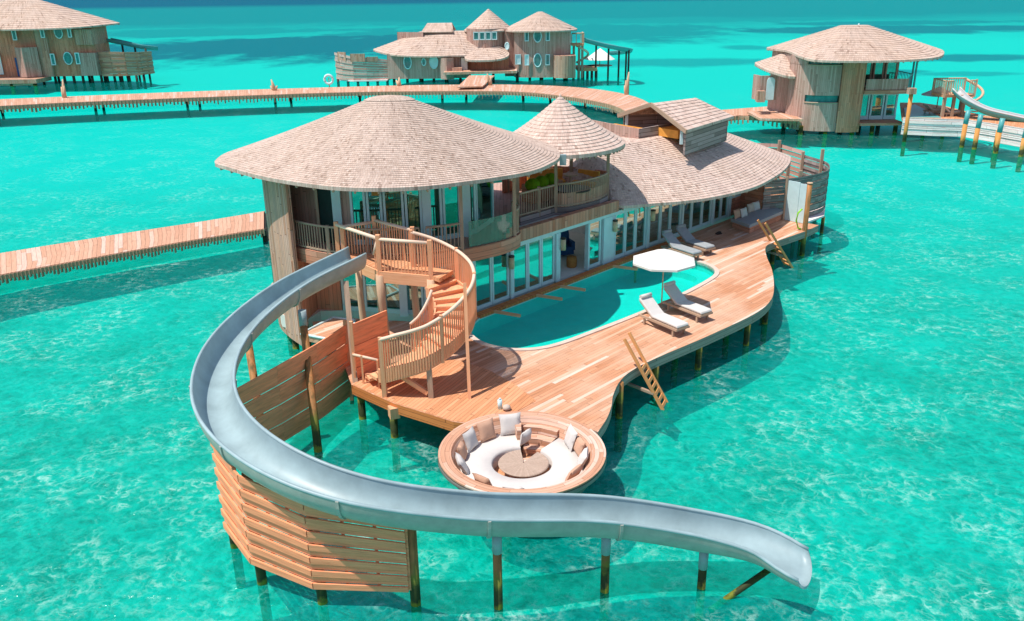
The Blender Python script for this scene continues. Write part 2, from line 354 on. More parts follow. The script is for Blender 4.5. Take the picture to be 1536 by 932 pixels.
# ---------------------------------------------------------------- mesh builder
class MB:
    def __init__(s): s.v = []; s.f = []; s.uv = []; s.sm = []
    def face(s, pts, uvs=None, smooth=False):
        pts = [Vector(p) for p in pts]
        if uvs is None:
            nrm = Vector((0, 0, 0))
            for i in range(len(pts)):
                a, b = pts[i], pts[(i + 1) % len(pts)]
                nrm += Vector(((a.y - b.y) * (a.z + b.z), (a.z - b.z) * (a.x + b.x), (a.x - b.x) * (a.y + b.y)))
            nrm = nrm.normalized() if nrm.length > 0 else Vector((0, 0, 1))
            if abs(nrm.z) > .7: uvs = [(p.x, p.y) for p in pts]
            else:
                h = Vector((-nrm.y, nrm.x, 0)).normalized()
                uvs = [(p.dot(h), p.z) for p in pts]
        k = len(s.v); s.v += [tuple(p) for p in pts]; s.f.append(tuple(range(k, k + len(pts)))); s.uv += list(uvs); s.sm.append(smooth)
    def box(s, c, size, rot=0.0):
        cx, cy, cz = c; a, b, h = size[0] / 2, size[1] / 2, size[2] / 2
        cr, sr = math.cos(rot), math.sin(rot)
        P = lambda x, y, z: (cx + x * cr - y * sr, cy + x * sr + y * cr, cz + z)
        q = [P(x, y, z) for z in (-h, h) for x, y in ((-a, -b), (a, -b), (a, b), (-a, b))]
        for i in ((3, 2, 1, 0), (4, 5, 6, 7), (0, 1, 5, 4), (1, 2, 6, 5), (2, 3, 7, 6), (3, 0, 4, 7)): s.face([q[j] for j in i])
    def beam(s, p0, p1, wd, ht, up=(0, 0, 1)):
        p0, p1 = Vector(p0), Vector(p1); d = p1 - p0; L = d.length
        if L < 1e-6: return
        d.normalize(); up = Vector(up)
        if abs(d.dot(up)) > .98: up = Vector((0, 1, 0))
        x = d.cross(up).normalized(); y = x.cross(d)
        o = random.random() * 5
        c0 = [p0 + x * (a * wd / 2) + y * (b * ht / 2) for a, b in ((-1, -1), (1, -1), (1, 1), (-1, 1))]
        c1 = [q + d * L for q in c0]
        for i in range(4):
            j = (i + 1) % 4; ww = wd if i % 2 == 0 else ht
            s.face([c0[i], c0[j], c1[j], c1[i]], [(o, 0), (o + ww, 0), (o + ww, L), (o, L)])
        s.face([c0[3], c0[2], c0[1], c0[0]], [(0, 0), (wd, 0), (wd, ht), (0, ht)]); s.face(c1, [(0, 0), (wd, 0), (wd, ht), (0, ht)])
    def tube(s, path, r, n=8, closed=False, caps=True, flat=1.0):
        path = [Vector(p) for p in path]; N = len(path)
        rr = r if isinstance(r, (list, tuple)) else [r] * N
        rings = []; L = 0; Ls = []
        for i, p in enumerate(path):
            if closed: d = path[(i + 1) % N] - path[i - 1]
            else: d = path[min(i + 1, N - 1)] - path[max(i - 1, 0)]
            d.normalize(); up = Vector((0, 0, 1)) if abs(d.z) < .95 else Vector((0, 1, 0))
            x = d.cross(up).normalized(); y = x.cross(d)
            rings.append([p + x * (rr[i] * math.cos(2 * math.pi * k / n)) + y * (rr[i] * flat * math.sin(2 * math.pi * k / n)) for k in range(n)])
            if i: L += (p - path[i - 1]).length
            Ls.append(L)
        o = random.random() * 5
        for i in range(N if closed else N - 1):
            j = (i + 1) % N; lj = Ls[j] if j else L + .3
            for k in range(n):
                k2 = (k + 1) % n; u0 = o + rr[i] * 2 * math.pi * k / n; u1 = o + rr[i] * 2 * math.pi * (k + 1) / n
                s.face([rings[i][k], rings[i][k2], rings[j][k2], rings[j][k]], [(u0, Ls[i]), (u1, Ls[i]), (u1, lj), (u0, lj)], True)
        if caps and not closed:
            s.face(list(reversed(rings[0]))); s.face(rings[-1])
    def cyl(s, x, y, z0, z1, r, n=12, r1=None):
        s.tube([(x, y, z0), (x, y, z1)], [r, r if r1 is None else r1], n)
    def wall(s, pts, z0, z1, th=.12, closed=False):
        """upright sheet following pts (x, y[, z0, z1]); thickness to its left"""
        n = len(pts); P2 = [Vector(p[:2]) for p in pts]
        segs = n if closed else n - 1
        off = []
        for i in range(n):
            d = Vector((0, 0))
            if i > 0 or closed: d += (P2[i] - P2[i - 1]).normalized()
            if i < n - 1 or closed: d += (P2[(i + 1) % n] - P2[i]).normalized()
            d.normalize(); off.append(Vector((-d.y, d.x)) * th)
        u = 0
        zz = lambda i: (pts[i][2], pts[i][3]) if len(pts[i]) > 2 else (z0, z1)
        for i in range(segs):
            j = (i + 1) % n; L = (P2[j] - P2[i]).length
            (a0, a1), (b0, b1) = zz(i), zz(j)
            A, B = P2[i], P2[j]; A2, B2 = A + off[i], B + off[j]
            s.face([(*A, a0), (*B, b0), (*B, b1), (*A, a1)], [(u, a0), (u + L, b0), (u + L, b1), (u, a1)])
            s.face([(*B2, b0), (*A2, a0), (*A2, a1), (*B2, b1)], [(u + L, b0), (u, a0), (u, a1), (u + L, b1)])
            s.face([(*A, a1), (*B, b1), (*B2, b1), (*A2, a1)], [(u, 0), (u + L, 0), (u + L, th), (u, th)])
            s.face([(*B, b0), (*A, a0), (*A2, a0), (*B2, b0)], [(u, 0), (u + L, 0), (u + L, th), (u, th)])
            u += L
        if not closed:
            for i in (0, n - 1):
                a0, a1 = zz(i); A, A2 = P2[i], P2[i] + off[i]
                q = [(*A2, a0), (*A, a0), (*A, a1), (*A2, a1)]
                s.face(q if i == 0 else q[::-1])
    def slab(s, poly, z0, z1, uvrot=0):
        t = [(p[0], p[1], z1) for p in poly]; b = [(p[0], p[1], z0) for p in reversed(poly)]
        s.face(t); s.face(b); u = 0
        for i in range(len(poly)):
            p, q = poly[i], poly[(i + 1) % len(poly)]; L = math.hypot(q[0] - p[0], q[1] - p[1])
            s.face([(*p[:2], z0), (*q[:2], z0), (*q[:2], z1), (*p[:2], z1)], [(u, z0), (u + L, z0), (u + L, z1), (u, z1)]); u += L
    def lathe(s, prof, n=32, c=(0, 0), smooth=True, a0=0, a1=2 * math.pi):
        full = abs(a1 - a0 - 2 * math.pi) < 1e-6; vl = 0
        for i in range(len(prof) - 1):
            (r0, z0), (r1, z1) = prof[i], prof[i + 1]; dl = math.hypot(r1 - r0, z1 - z0)
            for k in range(n):
                t0 = a0 + (a1 - a0) * k / n; t1 = a0 + (a1 - a0) * (k + 1) / n
                q = [(c[0] + r0 * math.cos(t0), c[1] + r0 * math.sin(t0), z0), (c[0] + r0 * math.cos(t1), c[1] + r0 * math.sin(t1), z0),
                     (c[0] + r1 * math.cos(t1), c[1] + r1 * math.sin(t1), z1), (c[0] + r1 * math.cos(t0), c[1] + r1 * math.sin(t0), z1)]
                R_ = max(r0, r1); uv = [(t0 * R_, vl), (t1 * R_, vl), (t1 * R_, vl + dl), (t0 * R_, vl + dl)]
                if r0 < 1e-6: q = [q[0], q[2], q[3]]; uv = [uv[0], uv[2], uv[3]]
                elif r1 < 1e-6: q = q[:3]; uv = uv[:3]
                s.face(q, uv, smooth)
            vl += dl
    def build(s, name, mat, parent=None, world=True):
        me = bpy.data.meshes.new(name)
        vs = s.v
        if parent is not None and world:
            inv = ROOTS[parent.name].inverted(); vs = [tuple(inv @ Vector(v)) for v in vs]
        me.from_pydata(vs, [], s.f); ul = me.uv_layers.new(name='UVMap')
        flat = [c for q in s.uv for c in q]; ul.data.foreach_set('uv', flat)
        me.polygons.foreach_set('use_smooth', s.sm)
        import bmesh
        bm = bmesh.new(); bm.from_mesh(me); bmesh.ops.remove_doubles(bm, verts=bm.verts, dist=.0004); bm.to_mesh(me); bm.free()
        me.materials.append(M[mat] if isinstance(mat, str) else mat); me.update()
        o = bpy.data.objects.new(name, me); col.objects.link(o)
        if parent is not None:
            o.parent = parent; ROOTS[o.name] = ROOTS[parent.name].copy()
        else: ROOTS[o.name] = Matrix.Identity(4)
        return o
ROOTS = {}
def thing(name, label, cat, loc=(0, 0, 0), rz=0.0, group=None):
    o = bpy.data.objects.new(name, None); col.objects.link(o); o.empty_display_size = .3
    o.location = loc; o.rotation_euler = (0, 0, rz)
    ROOTS[o.name] = Matrix.Translation(Vector(loc)) @ Matrix.Rotation(rz, 4, 'Z')
    return tag(o, label, cat, group)
def tag(o, label=None, cat=None, group=None, kind=None):
    if label: o['label'] = label
    if cat: o['category'] = cat
    if group: o['group'] = group
    if kind: o['kind'] = kind
    return o
def dup(root, loc, rz, label, group=None):
    def cp(o, par):
        c = o.copy(); col.objects.link(c)
        if par is not None: c.parent = par
        for ch in [q for q in o.children]: cp(ch, c)
        return c
    r = cp(root, None); r.location = loc; r.rotation_euler = (0, 0, rz); r['label'] = label
    if group: r['group'] = group
    return r
def spline(c, per=10, closed=False):
    c = [Vector(p) for p in c]; n = len(c); out = []
    rng = range(n) if closed else range(n - 1)
    for i in rng:
        if closed: p0, p1, p2, p3 = c[i - 1], c[i], c[(i + 1) % n], c[(i + 2) % n]
        else:
            p1, p2 = c[i], c[i + 1]; p0 = c[i - 1] if i else p1 * 2 - p2; p3 = c[i + 2] if i + 2 < n else p2 * 2 - p1
        for k in range(per):
            t = k / per
            out.append(.5 * (2 * p1 + (p2 - p0) * t + (2 * p0 - 5 * p1 + 4 * p2 - p3) * t * t + (3 * p1 - p0 - 3 * p2 + p3) * t ** 3))
    if not closed: out.append(c[-1])
    return out
def resample(path, n, closed=False):
    p = [Vector(q) for q in path]
    if closed: p = p + [p[0]]
    L = [0]
    for a, b in zip(p, p[1:]): L.append(L[-1] + (b - a).length)
    out = []; j = 0; cnt = n if closed else n - 1
    for i in range(n):
        t = L[-1] * i / cnt
        while j < len(L) - 2 and L[j + 1] < t: j += 1
        d = L[j + 1] - L[j]; out.append(p[j].lerp(p[j + 1], (t - L[j]) / d if d > 0 else 0))
    return out
def plen(path): return sum((Vector(b) - Vector(a)).length for a, b in zip(path, path[1:]))

# ================================================================ SETTING
mb = MB()
S = 9000; WL = .05          # water level
ys = [-60, 0, 20, 40, 60, 90, 140, 220, 400, 800, 2000, S]
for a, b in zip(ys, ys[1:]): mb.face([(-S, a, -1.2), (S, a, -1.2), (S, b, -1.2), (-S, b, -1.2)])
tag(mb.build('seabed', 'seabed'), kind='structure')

# ================================================================ MAIN DECK + POOL
Z = 1.4
left_edge = [at(527, 577, Z), at(590, 605, Z), at(645, 622, Z), at(680, 633, Z), at(712, 637, Z)]
ctr_bowl = Vector((.22, 20.55, 0))
left_edge_n = len(left_edge)
bowl_arc = [Vector((ctr_bowl.x + 2.24 * math.cos(RAD(a)), ctr_bowl.y + 2.24 * math.sin(RAD(a)), Z)) for a in range(128, 32, -8)]
front = [at(897, 648, Z), at(910, 628, Z), at(917, 610, Z), at(920, 592, Z), at(930, 572, Z), at(948, 556, Z), at(985, 537, Z), at(1060, 505, Z), at(1130, 472, Z), at(1155, 452, Z),
         at(1161, 432, Z), at(1158, 405, Z), at(1150, 385, Z), at(1149, 370, Z), at(1165, 362, Z), at(1208, 347, Z), at(1228, 338, Z)]
front = spline(front, 5)
FO = Vector((-1.77, 31.13)); FU = Vector((.69138, .72248)); FN = Vector((.72248, -.69138))   # facade: origin, along, outward
def fac(s, t=0.0):
    p = FO + FU * s + FN * t; return (p.x, p.y)
back = [Vector((*fac(21.5, .25), Z)), Vector((*fac(0.2, .25), Z)), Vector((-3.0, 30.3, Z)), Vector((-6.2, 30.9, Z)), Vector((-7.7, 30.6, Z)), Vector((-7.35, 29.6, Z)), Vector((-6.1, 27.6, Z))]
deck_poly = [Vector(p) for p in left_edge] + bowl_arc + front + back
pool_px = [(700, 494), (722, 513), (760, 523), (800, 523), (835, 516), (880, 500), (950, 473), (1010, 447), (1058, 422), (1072, 410), (1064, 400), (1040, 392), (1000, 384)]
pool_poly = spline([at(*p, Z) for p in pool_px], 6)
pool_poly += [Vector((*fac(13.6, .62), Z)), Vector((*fac(0.1, .62), Z))]
deck = thing('timber_deck', 'long curved orange timber deck on piles wrapping the villa pool', 'deck', (2, 27, Z))
import bmesh
def holed_sheet(outer, hole, z, name, mat, parent):
    bm = bmesh.new()
    for loop in (outer, hole):
        vs = [bm.verts.new((p.x, p.y, z)) for p in loop]
        for i in range(len(vs)): bm.edges.new((vs[i], vs[(i + 1) % len(vs)]))
    bmesh.ops.triangle_fill(bm, use_beauty=True, use_dissolve=False, edges=bm.edges[:], normal=(0, 0, 1))
    mb = MB()
    for f in bm.faces:
        q = [v.co.copy() for v in f.verts]
        if f.normal.z < 0: q.reverse()
        mb.face(q)
    bm.free(); return mb
mb = holed_sheet(deck_poly, pool_poly, Z, 'planking', 'deck', deck)
mb2 = MB()
for f in mb.f: mb2.face([(mb.v[i][0], mb.v[i][1], Z - .06) for i in reversed(f)])
mb.v += []
pk = mb.build('planking', 'deck', deck)
mb2.build('underside', 'darkwood', deck)
mb = MB(); n = len(left_edge)
edge = [Vector(p) for p in left_edge]
mb.wall([xy(p) for p in reversed(edge)], Z - .34, Z - .004, -.08); mb.build('fascia', 'fascia', deck)
mb = MB(); mb.wall([xy(p) for p in reversed(front)], Z - .36, Z - .004, -.1); mb.build('fascia', 'greyfascia', deck)
def arc_in(pts, inset):
    return pts
land = [at(527, 577, Z), at(590, 605, Z), at(645, 622, Z), at(680, 633, Z), at(722, 637, Z), at(762, 627, Z), at(806, 602, Z), at(778, 580, Z), at(736, 556, Z), at(690, 541, Z), at(650, 538, Z), at(600, 546, Z), at(560, 556, Z)]
cc_ = sum((Vector(p) for p in land), Vector()) / len(land)
mb = MB(); mb.slab([xy(cc_ + (Vector(p) - cc_) * .985) for p in land], Z + .001, Z + .014); mb.build('stair_landing', 'landing', deck)
# piles
def pile(parent, x, y, z1, r=.11, mat='pile', lean=(0, 0), name='pile'):
    b = MB(); b.tube([(x + lean[0] * -(1.9 + z1), y + lean[1] * -(1.9 + z1), -1.95), (x, y, z1)], [r * 1.08, r], 10); return b.build(name, mat, parent)
for px, py in ((538, 580), (587, 606), (936, 578), (990, 541), (1056, 510), (1129, 476), (1157, 446), (1156, 412)):
    p = at(px, py - 4, Z); pile(deck, p.x - .1 * (px > 800), p.y + .18, Z - .08, .12)
for x, y in ((-.6, 23.4), (1.6, 24.6), (3.6, 27.6), (6.2, 29.8), (8.8, 32.4), (10.2, 35.4), (11.2, 38.6), (13.2, 41.2)):
    pile(deck, x, y, Z - .08, .12)
mb = MB(); p = at(590, 605, Z); mb.box((p.x, p.y, Z - .3), (.3, .3, .36), .4); mb.build('post_cap', 'stair', deck)

pool = thing('swimming_pool', 'turquoise swimming pool with curved end set into the timber deck', 'pool', (4, 31, .2))
mb = MB(); PB = .72
mb.face([(p.x, p.y, PB) for p in pool_poly])
for i in range(len(pool_poly)):
    a, b = pool_poly[i], pool_poly[(i + 1) % len(pool_poly)]
    mb.face([(b.x, b.y, PB), (a.x, a.y, PB), (a.x, a.y, Z - .005), (b.x, b.y, Z - .005)])
mb.build('basin', 'poolwall', pool)
mb = MB()
cen = sum(pool_poly, Vector()) / len(pool_poly)
def offset_loop(loop, d):
    out = []; n = len(loop)
    for i in range(n):
        a, b, c = loop[i - 1], loop[i], loop[(i + 1) % n]
        t = ((b - a).normalized() + (c - b).normalized()); t.normalize()
        out.append(b + Vector((-t.y, t.x, 0)) * d)
    return out
area = sum(pool_poly[i].x * pool_poly[(i + 1) % len(pool_poly)].y - pool_poly[(i + 1) % len(pool_poly)].x * pool_poly[i].y for i in range(len(pool_poly)))
sg = -1 if area > 0 else 1
ncur = len(spline([at(*p, Z) for p in pool_px], 6))
lo = pool_poly[:ncur]; ou = offset_loop(pool_poly, .2 * sg)[:ncur]
for i in range(1, ncur - 1):
    a, b, c, d = lo[i], lo[i + 1], ou[i + 1], ou[i]
    q = [(p.x, p.y, Z + .045) for p in (a, b, c, d)]; mb.face(q if sg < 0 else q)
    mb.face([(a.x, a.y, Z - .2), (b.x, b.y, Z - .2), (b.x, b.y, Z + .045), (a.x, a.y, Z + .045)])
    mb.face([(d.x, d.y, Z), (c.x, c.y, Z), (c.x, c.y, Z + .045), (d.x, d.y, Z + .045)])
mb.build('coping', 'coping', pool)
mb = MB()
st = offset_loop(pool_poly, -.75 * sg)
for i in range(34, ncur - 4):
    a, b, c, d = pool_poly[i], pool_poly[i + 1], st[i + 1], st[i]
    mb.face([(p.x, p.y, 1.02) for p in (a, b, c, d)]); mb.face([(d.x, d.y, PB), (c.x, c.y, PB), (c.x, c.y, 1.02), (d.x, d.y, 1.02)])
mb.build('step', 'poolwall', pool)
mb = MB(); mb.face([(p.x, p.y, Z - .09) for p in pool_poly]); pw = mb.build('pool_water', 'poolwater'); tag(pw, kind='structure')
# ledge boards between pool and facade, little brackets over the water
mb = MB(); a, b = fac(0.1, .45), fac(14.6, .45); mb.beam((*a, Z + .02), (*b, Z + .02), .36, .12); mb.build('ledge', 'fascia', pool)
for s_ in (.9, 3.4, 4.9, 8.6):
    mb = MB(); a, b = fac(s_, .6), fac(s_ + .35, 1.7); mb.beam((*a, Z + .03), (*b, Z + .02), .1, .1); mb.build('bracket', 'stair', pool)

# ================================================================ MAIN VILLA
V = thing('overwater_villa', 'large two-storey shingled villa with glass front, round tower and long low roof', 'villa', (0, 36, 0))
mb = MB()
gp = [(-8.0, 30.5), (-7.6, 31.7), (-6.3, 31.75), (-4.6, 31.3), (-2.9, 31.05), fac(.1), fac(21.0), (13.5, 50), (9, 52.5), (3.5, 50), (-2.5, 43), (-7.5, 39), (-9.6, 35.6), (-9.7, 33.0), (-9.1, 31.4)]
mb.slab(gp, Z - .5, Z + .02); mb.build('ground_floor', 'plaster', V)
mb = MB(); mb.wall([gp[i] for i in range(6, 14)], Z - .3, 2.1, -.15); mb.build('rear_wall', 'greywood', V)
mb = MB(); mb.wall([gp[i] for i in range(6, 14)], 2.1, 3.95, -.03); mb.build('added_light_pane', 'glass', V)  # unseen glass band, added so daylight reaches the dark rooms
for s_ in (3.2, 12.0): mb = MB(); mb.wall([fac(s_, -.2), fac(s_, -5.4)], Z, 3.95, .1); mb.build('interior_wall', 'plaster', V)
mb = MB(); mb.slab([(-9, 32), (-5, 31), fac(.2, -.2), fac(21, -.2), fac(20, -6), fac(4, -6), (-7, 38)], 3.95, 4.08); mb.build('ceiling', 'plaster', V)
# tower wall of vertical boards at the left end
tw = [(-9.75, 34.6), (-9.72, 33.2), (-9.35, 32.0), (-8.75, 31.0), (-8.02, 30.05)]
tw = [xy(p) for p in spline([Vector((*p, 0)) for p in tw], 5)]
mb = MB(); mb.wall(tw, .6, 7.35, .16); mb.build('tower_wall', 'tower', V)
mb = MB(); mb.wall([(-8.0, 30.1), (-7.75, 31.9)], .9, 4.0, .12); mb.wall([(-7.75, 31.88), (-6.75, 31.75)], 1.42, 4.0, .1); mb.build('recess_wall', 'brownwood', V)

def window(parent, p0, p1, z0, z1, mats=('white', 'glass'), nm=0, fr=.09, dep=.09, name='glass_door', vert=True):
    """framed glazing between two plan points: frame > pane"""
    p0, p1 = Vector(p0), Vector(p1); d = (p1 - p0); L = d.length; d.normalize()
    b = MB(); q = lambda s, z: (p0.x + d.x * s, p0.y + d.y * s, z)
    b.beam(q(0, z1 - fr / 2), q(L, z1 - fr / 2), dep, fr); b.beam(q(0, z0 + fr * .8), q(L, z0 + fr * .8), dep, fr * 1.6)
    ss = [fr / 2, L - fr / 2] + [L * (k + 1) / (nm + 1) for k in range(nm)]
    for s_ in ss: b.beam(q(s_, z0 + fr * 1.6), q(s_, z1 - fr), fr, dep * .97, (d.x, d.y, 0))
    o = b.build(name, mats[0], parent)
    b = MB(); nn = Vector((d.y, -d.x)) * .012
    f = [(p0.x + d.x * s_ + nn.x * k, p0.y + d.y * s_ + nn.y * k, z) for k in (1, -1) for s_, z in ((fr, z0 + fr * 1.5), (L - fr, z0 + fr * 1.5), (L - fr, z1 - fr), (fr, z1 - fr))]
    b.face(f[:4]); b.face(f[4:][::-1]); b.build('pane', mats[1], o)
    return o
ZL = 3.74
bays = [(.42, 1.4, 2.38), (2.58, 3.5, 4.34, 5.2), (7.5, 8.4), (9.42, 10.24, 11.06, 11.9), (12.15, 13.12, 13.98, 14.95), (15.1, 15.95, 16.95, 17.85), (18.1, 18.85, 19.6)]
for bay in bays:
    for a, b in zip(bay, bay[1:]): window(V, fac(a + .01), fac(b - .01), Z + .04, ZL - .14)
for s_, wd in ((.3, .2), (2.48, .16), (5.35, .26), (7.42, .1), (8.9, .8), (12.02, .2), (15.02, .12), (17.98, .2), (19.7, .16)):
    a, b = fac(s_ - wd / 2, .03), fac(s_ + wd / 2, .03); mb = MB(); mb.beam((*a, (Z + ZL) / 2 - .08), (*b, (Z + ZL) / 2 - .08), .2, ZL - Z - .18); mb.build('door_post', 'white', V)
mb = MB(); a, b = fac(.2, .02), fac(19.8, .02); mb.beam((*a, ZL - .07), (*b, ZL - .07), .24, .16); mb.build('lintel', 'white', V)
# brown ledge fascia above the doors
mb = MB(); a, b = fac(1.2, .1), fac(9.4, .1)
mb.beam((*a, 4.02), (*b, 4.02), .3, .5); mb.build('ledge_fascia', 'brownhoriz', V)
# wall lanterns
for s_, z in ((2.35, 3.0), (5.55, 3.05), (9.2, 3.1), (12.2, 3.0)):
    mb = MB(); p = fac(s_, .22); mb.cyl(p[0], p[1], z - .24, z + .24, .11, 10); o = mb.build('wall_lantern', 'lamp', V)
    mb = MB(); mb.cyl(p[0], p[1], z + .24, z + .3, .12, 10); mb.build('lantern_cap', 'darkwood', o)
# ground floor left glazing under the balcony
gl = [(-6.7, 31.75), (-5.8, 31.62), (-5.0, 31.42), (-4.2, 31.24), (-3.4, 31.12), (-2.6, 31.05), (-1.8, 31.1)]
for a, b in zip(gl, gl[1:]): window(V, a, b, Z + .03, 3.9, fr=.11)
for p in ((-4.2, 31.1), (-2.9, 30.95)): mb = MB(); mb.box((p[0], p[1], 2.65), (.3, .2, 2.5)); mb.build('door_post', 'white', V)
sdp = [at(452, 503, Z), at(478, 489, Z), at(500, 478, Z), at(532, 482, Z), at(532, 505, Z), at(498, 512, Z)]
mb = MB(); mb.slab([xy(p) for p in reversed(sdp)], Z - .2, Z + .03); mb.build('side_deck', 'deck', V)
mb = MB(); mb.tube([p + Vector((0, 0, .05)) for p in sdp], .05, 6, True); mb.build('deck_edge', 'white', V)
# upper floor slab / balcony
BAL = [(-8.42, 30.94), (-7.31, 30.11), (-6.49, 29.65), (-5.2, 29.3), (-3.99, 29.25), (-2.8, 29.5), (-1.78, 29.95), (-0.5, 30.85), (.15, 31.65), (.3, 32.3), (.05, 33.2)]
BALs = [xy(p) for p in spline([Vector((*p, 0)) for p in BAL], 5)]
c2 = [(.36, 34.4), (1.9, 36.02), (2.5, 36.1), (3.2, 36.6), (3.9, 37.3), (4.4, 38.2), (4.5, 39.2)]
c2s = [c2[0]] + [xy(p) for p in spline([Vector((*p, 0)) for p in c2[1:]], 5)]
ZB = 4.4
mb = MB(); mb.slab(BALs + [(.1, 34.2)] + c2s + [(3.5, 41), (0, 41.5), (-6, 38.5), (-9.4, 35), (-9.2, 32.2)], ZB - .18, ZB); mb.build('upper_floor', 'greywood', V)
mb = MB(); mb.wall(BALs, ZB - .5, ZB + .02, -.07); mb.build('balcony_fascia', 'brownhoriz', V)
mb = MB(); mb.wall(c2s, ZB - .45, ZB + .02, -.05); mb.build('balcony_fascia', 'greyhoriz', V)
def railing(parent, path, z, h=1.0, post=(), mat='greybeam', gap=.13, name='railing', bw=.035, rail=.09, glass=None):
    """railing > handrail, post; path is plan points"""
    P3 = resample([Vector((*p[:2], 0)) for p in path], max(2, int(plen([Vector((*p[:2], 0)) for p in path]) / gap)))
    b = MB()
    for p in P3: b.beam((p.x, p.y, z + .08), (p.x, p.y, z + h - .03), bw, bw)
    for a, c in zip(P3, P3[1:]): b.beam((a.x, a.y, z + .1), (c.x, c.y, z + .1), .05, .06)
    o = b.build(name, mat, parent)
    b = MB(); b.tube([(p.x, p.y, z + h) for p in P3], rail / 2, 8); b.build('handrail', mat, o)
    for p, zt in post:
        b = MB(); b.beam((p[0], p[1], z - .2), (p[0], p[1], zt), .13, .13); b.build('post', mat, o)
    return o
railing(V, BALs[:24], ZB, 1.0, [((-6.6, 29.7), ZB + 1.05), ((-1.78, 29.95), 7.2)])
railing(V, BALs[24:31], ZB, 1.0, [])
mb = MB(); g0, g1 = BALs[31], BALs[39]
mb.wall(BALs[31:40], ZB + .05, ZB + 1.0, .02); mb.build('rail_panel', 'railglass', V)
railing(V, BALs[40:], ZB, 1.0, [(BALs[40], 7.2)], gap=.1)
railing(V, [(.36, 34.45), (1.88, 35.98)], ZB, 1.0, [((1.95, 36.02), 7.0), ((1.2, 35.3), ZB + 1.1)])
mb = MB(); cp = c2s[2:-3]
mb.wall(cp, ZB + .03, ZB + .62, .05); mb.build('curved_panel', 'tower', V)
railing(V, cp, ZB, 1.05, [((4.42, 38.25), 6.95)], gap=.1)
# upper walls of the main pavilion
UWp = [(-8.5, 32.0), (-7.6, 31.35), (-6.6, 30.95), (-5.4, 30.7), (-4.2, 30.7), (-3.1, 30.95), (-2.2, 31.4), (-1.35, 32.1), (-.85, 33.0), (-.75, 34.2), (-1.2, 35.6)]
UW = spline([Vector((*p, 0)) for p in UWp], 12)
def upx(px, z=5.6):
    best = min(range(len(UW)), key=lambda i: abs(proj((UW[i].x, UW[i].y, z))[0] - px)); return best
marks = [(440, 477, 'greywood'), (477, 503, 'dark'), (503, 528, 'greywood'), (528, 549, 'g'), (549, 574, 'g'), (574, 606, 'g'), (606, 634, 'g'), (634, 662, 'g'), (662, 690, 'g'), (690, 712, 'g'), (712, 742, 'g')]
solid = MB(); lastend = 0
for a, b, k in marks:
    i, j = upx(a), upx(b)
    if k == 'g': window(V, xy(UW[i]), xy(UW[j]), ZB + .02, 7.2, ('white', 'upglass'), fr=.12, name='upper_window'); lastend = j
    elif k == 'dark':
        d = MB(); d.wall([xy(p) for p in UW[i:j + 1]], ZB + .02, 7.0, .1); o = d.build('balcony_door', 'dark', V)
        d = MB(); p, q = UW[i], UW[j]
        for r_ in (p, q): d.beam((r_.x, r_.y - .03, ZB), (r_.x, r_.y - .03, 7.1), .1, .12)
        d.build('door_frame', 'greybeam', o)
    else: solid.wall([xy(p) for p in UW[i:j + 1]], ZB, 7.3, .12)
solid.wall([xy(p) for p in UW[:upx(440) + 1]], ZB, 7.3, .12)
solid.wall([xy(p) for p in UW[lastend:]] + [(-2.0, 37.2), (-6, 38.2), (-9.2, 36.2), (-9.7, 34.3)], ZB, 7.3, .12)
solid.build('upper_wall', 'greywood', V)
for px in (506, 640, 700): i = upx(px); mb = MB(); mb.box((UW[i].x, UW[i].y - .1, 5.8), (.32, .1, 2.8), 0); mb.build('wall_pier', 'white', V)
# little brown box on the upper wall
for px in (566,): 
    i = upx(px if px < 740 else 738); mb = MB(); mb.box((UW[i].x, UW[i].y - .2, 6.6), (.26, .2, .5)); mb.build('wall_lantern', 'basket', V)

def roof(parent, eave, top, rows, mat='roof', sag=.0, bulge=0.0, th=.16, name='roof', step=.03, cap=True, soffit=True, rowh=.25):
    """stepped shingle roof from an eave loop up to a top loop (same count)"""
    b = MB(); n = len(eave); eave = [Vector(p) for p in eave]; top = [Vector(p) for p in top]
    def pt(i, t):
        p = eave[i].lerp(top[i], t); p.z += (bulge - sag) * math.sin(math.pi * t); return p
    U = [0]
    for i in range(n): U.append(U[-1] + (eave[(i + 1) % n] - eave[i]).length)
    for r_ in range(rows):
        t0, t1 = r_ / rows, (r_ + 1) / rows
        for i in range(n):
            j = (i + 1) % n
            a, c = pt(i, t0), pt(j, t0); a.z += step; c.z += step
            d, e = pt(j, t1), pt(i, t1)
            b.face([a, c, d, e], [(U[i], rowh * (r_ + .02)), (U[i + 1], rowh * (r_ + .02)), (U[i + 1], rowh * (r_ + .98)), (U[i], rowh * (r_ + .98))])
            a0, c0 = pt(i, t0), pt(j, t0)
            if r_ == 0: a0.z -= th; c0.z -= th
            b.face([a0, c0, c, a], [(U[i], rowh * (r_ + .02)), (U[i + 1], rowh * (r_ + .02)), (U[i + 1], rowh * (r_ + .1)), (U[i], rowh * (r_ + .1))])
    if cap and (top[0] - top[n // 2]).length > .02: b.face([pt(i, 1.0) for i in range(n)])
    o = b.build(name, mat, parent)
    if soffit:
        b = MB()
        for i in range(n):
            j = (i + 1) % n; q = [eave[j].copy(), eave[i].copy(), pt(i, .6), pt(j, .6)]
            for k, p in enumerate(q): p.z -= th + (0 if k < 2 else .02)
            b.face(q)
        b.build('soffit', 'brownwood', o)
        # rafter tails peeping out under the eave
        b = MB()
        for k in range(0, n, max(1, n // 44)):
            p = eave[k].copy(); q = pt(k, .25); p.z -= th + .06; q.z -= th + .08; dd = (p - q).normalized(); b.beam(p - dd * .02, q, .06, .08)
        b.build('rafters', 'greybeam', o)
    return o
ZE = 7.16
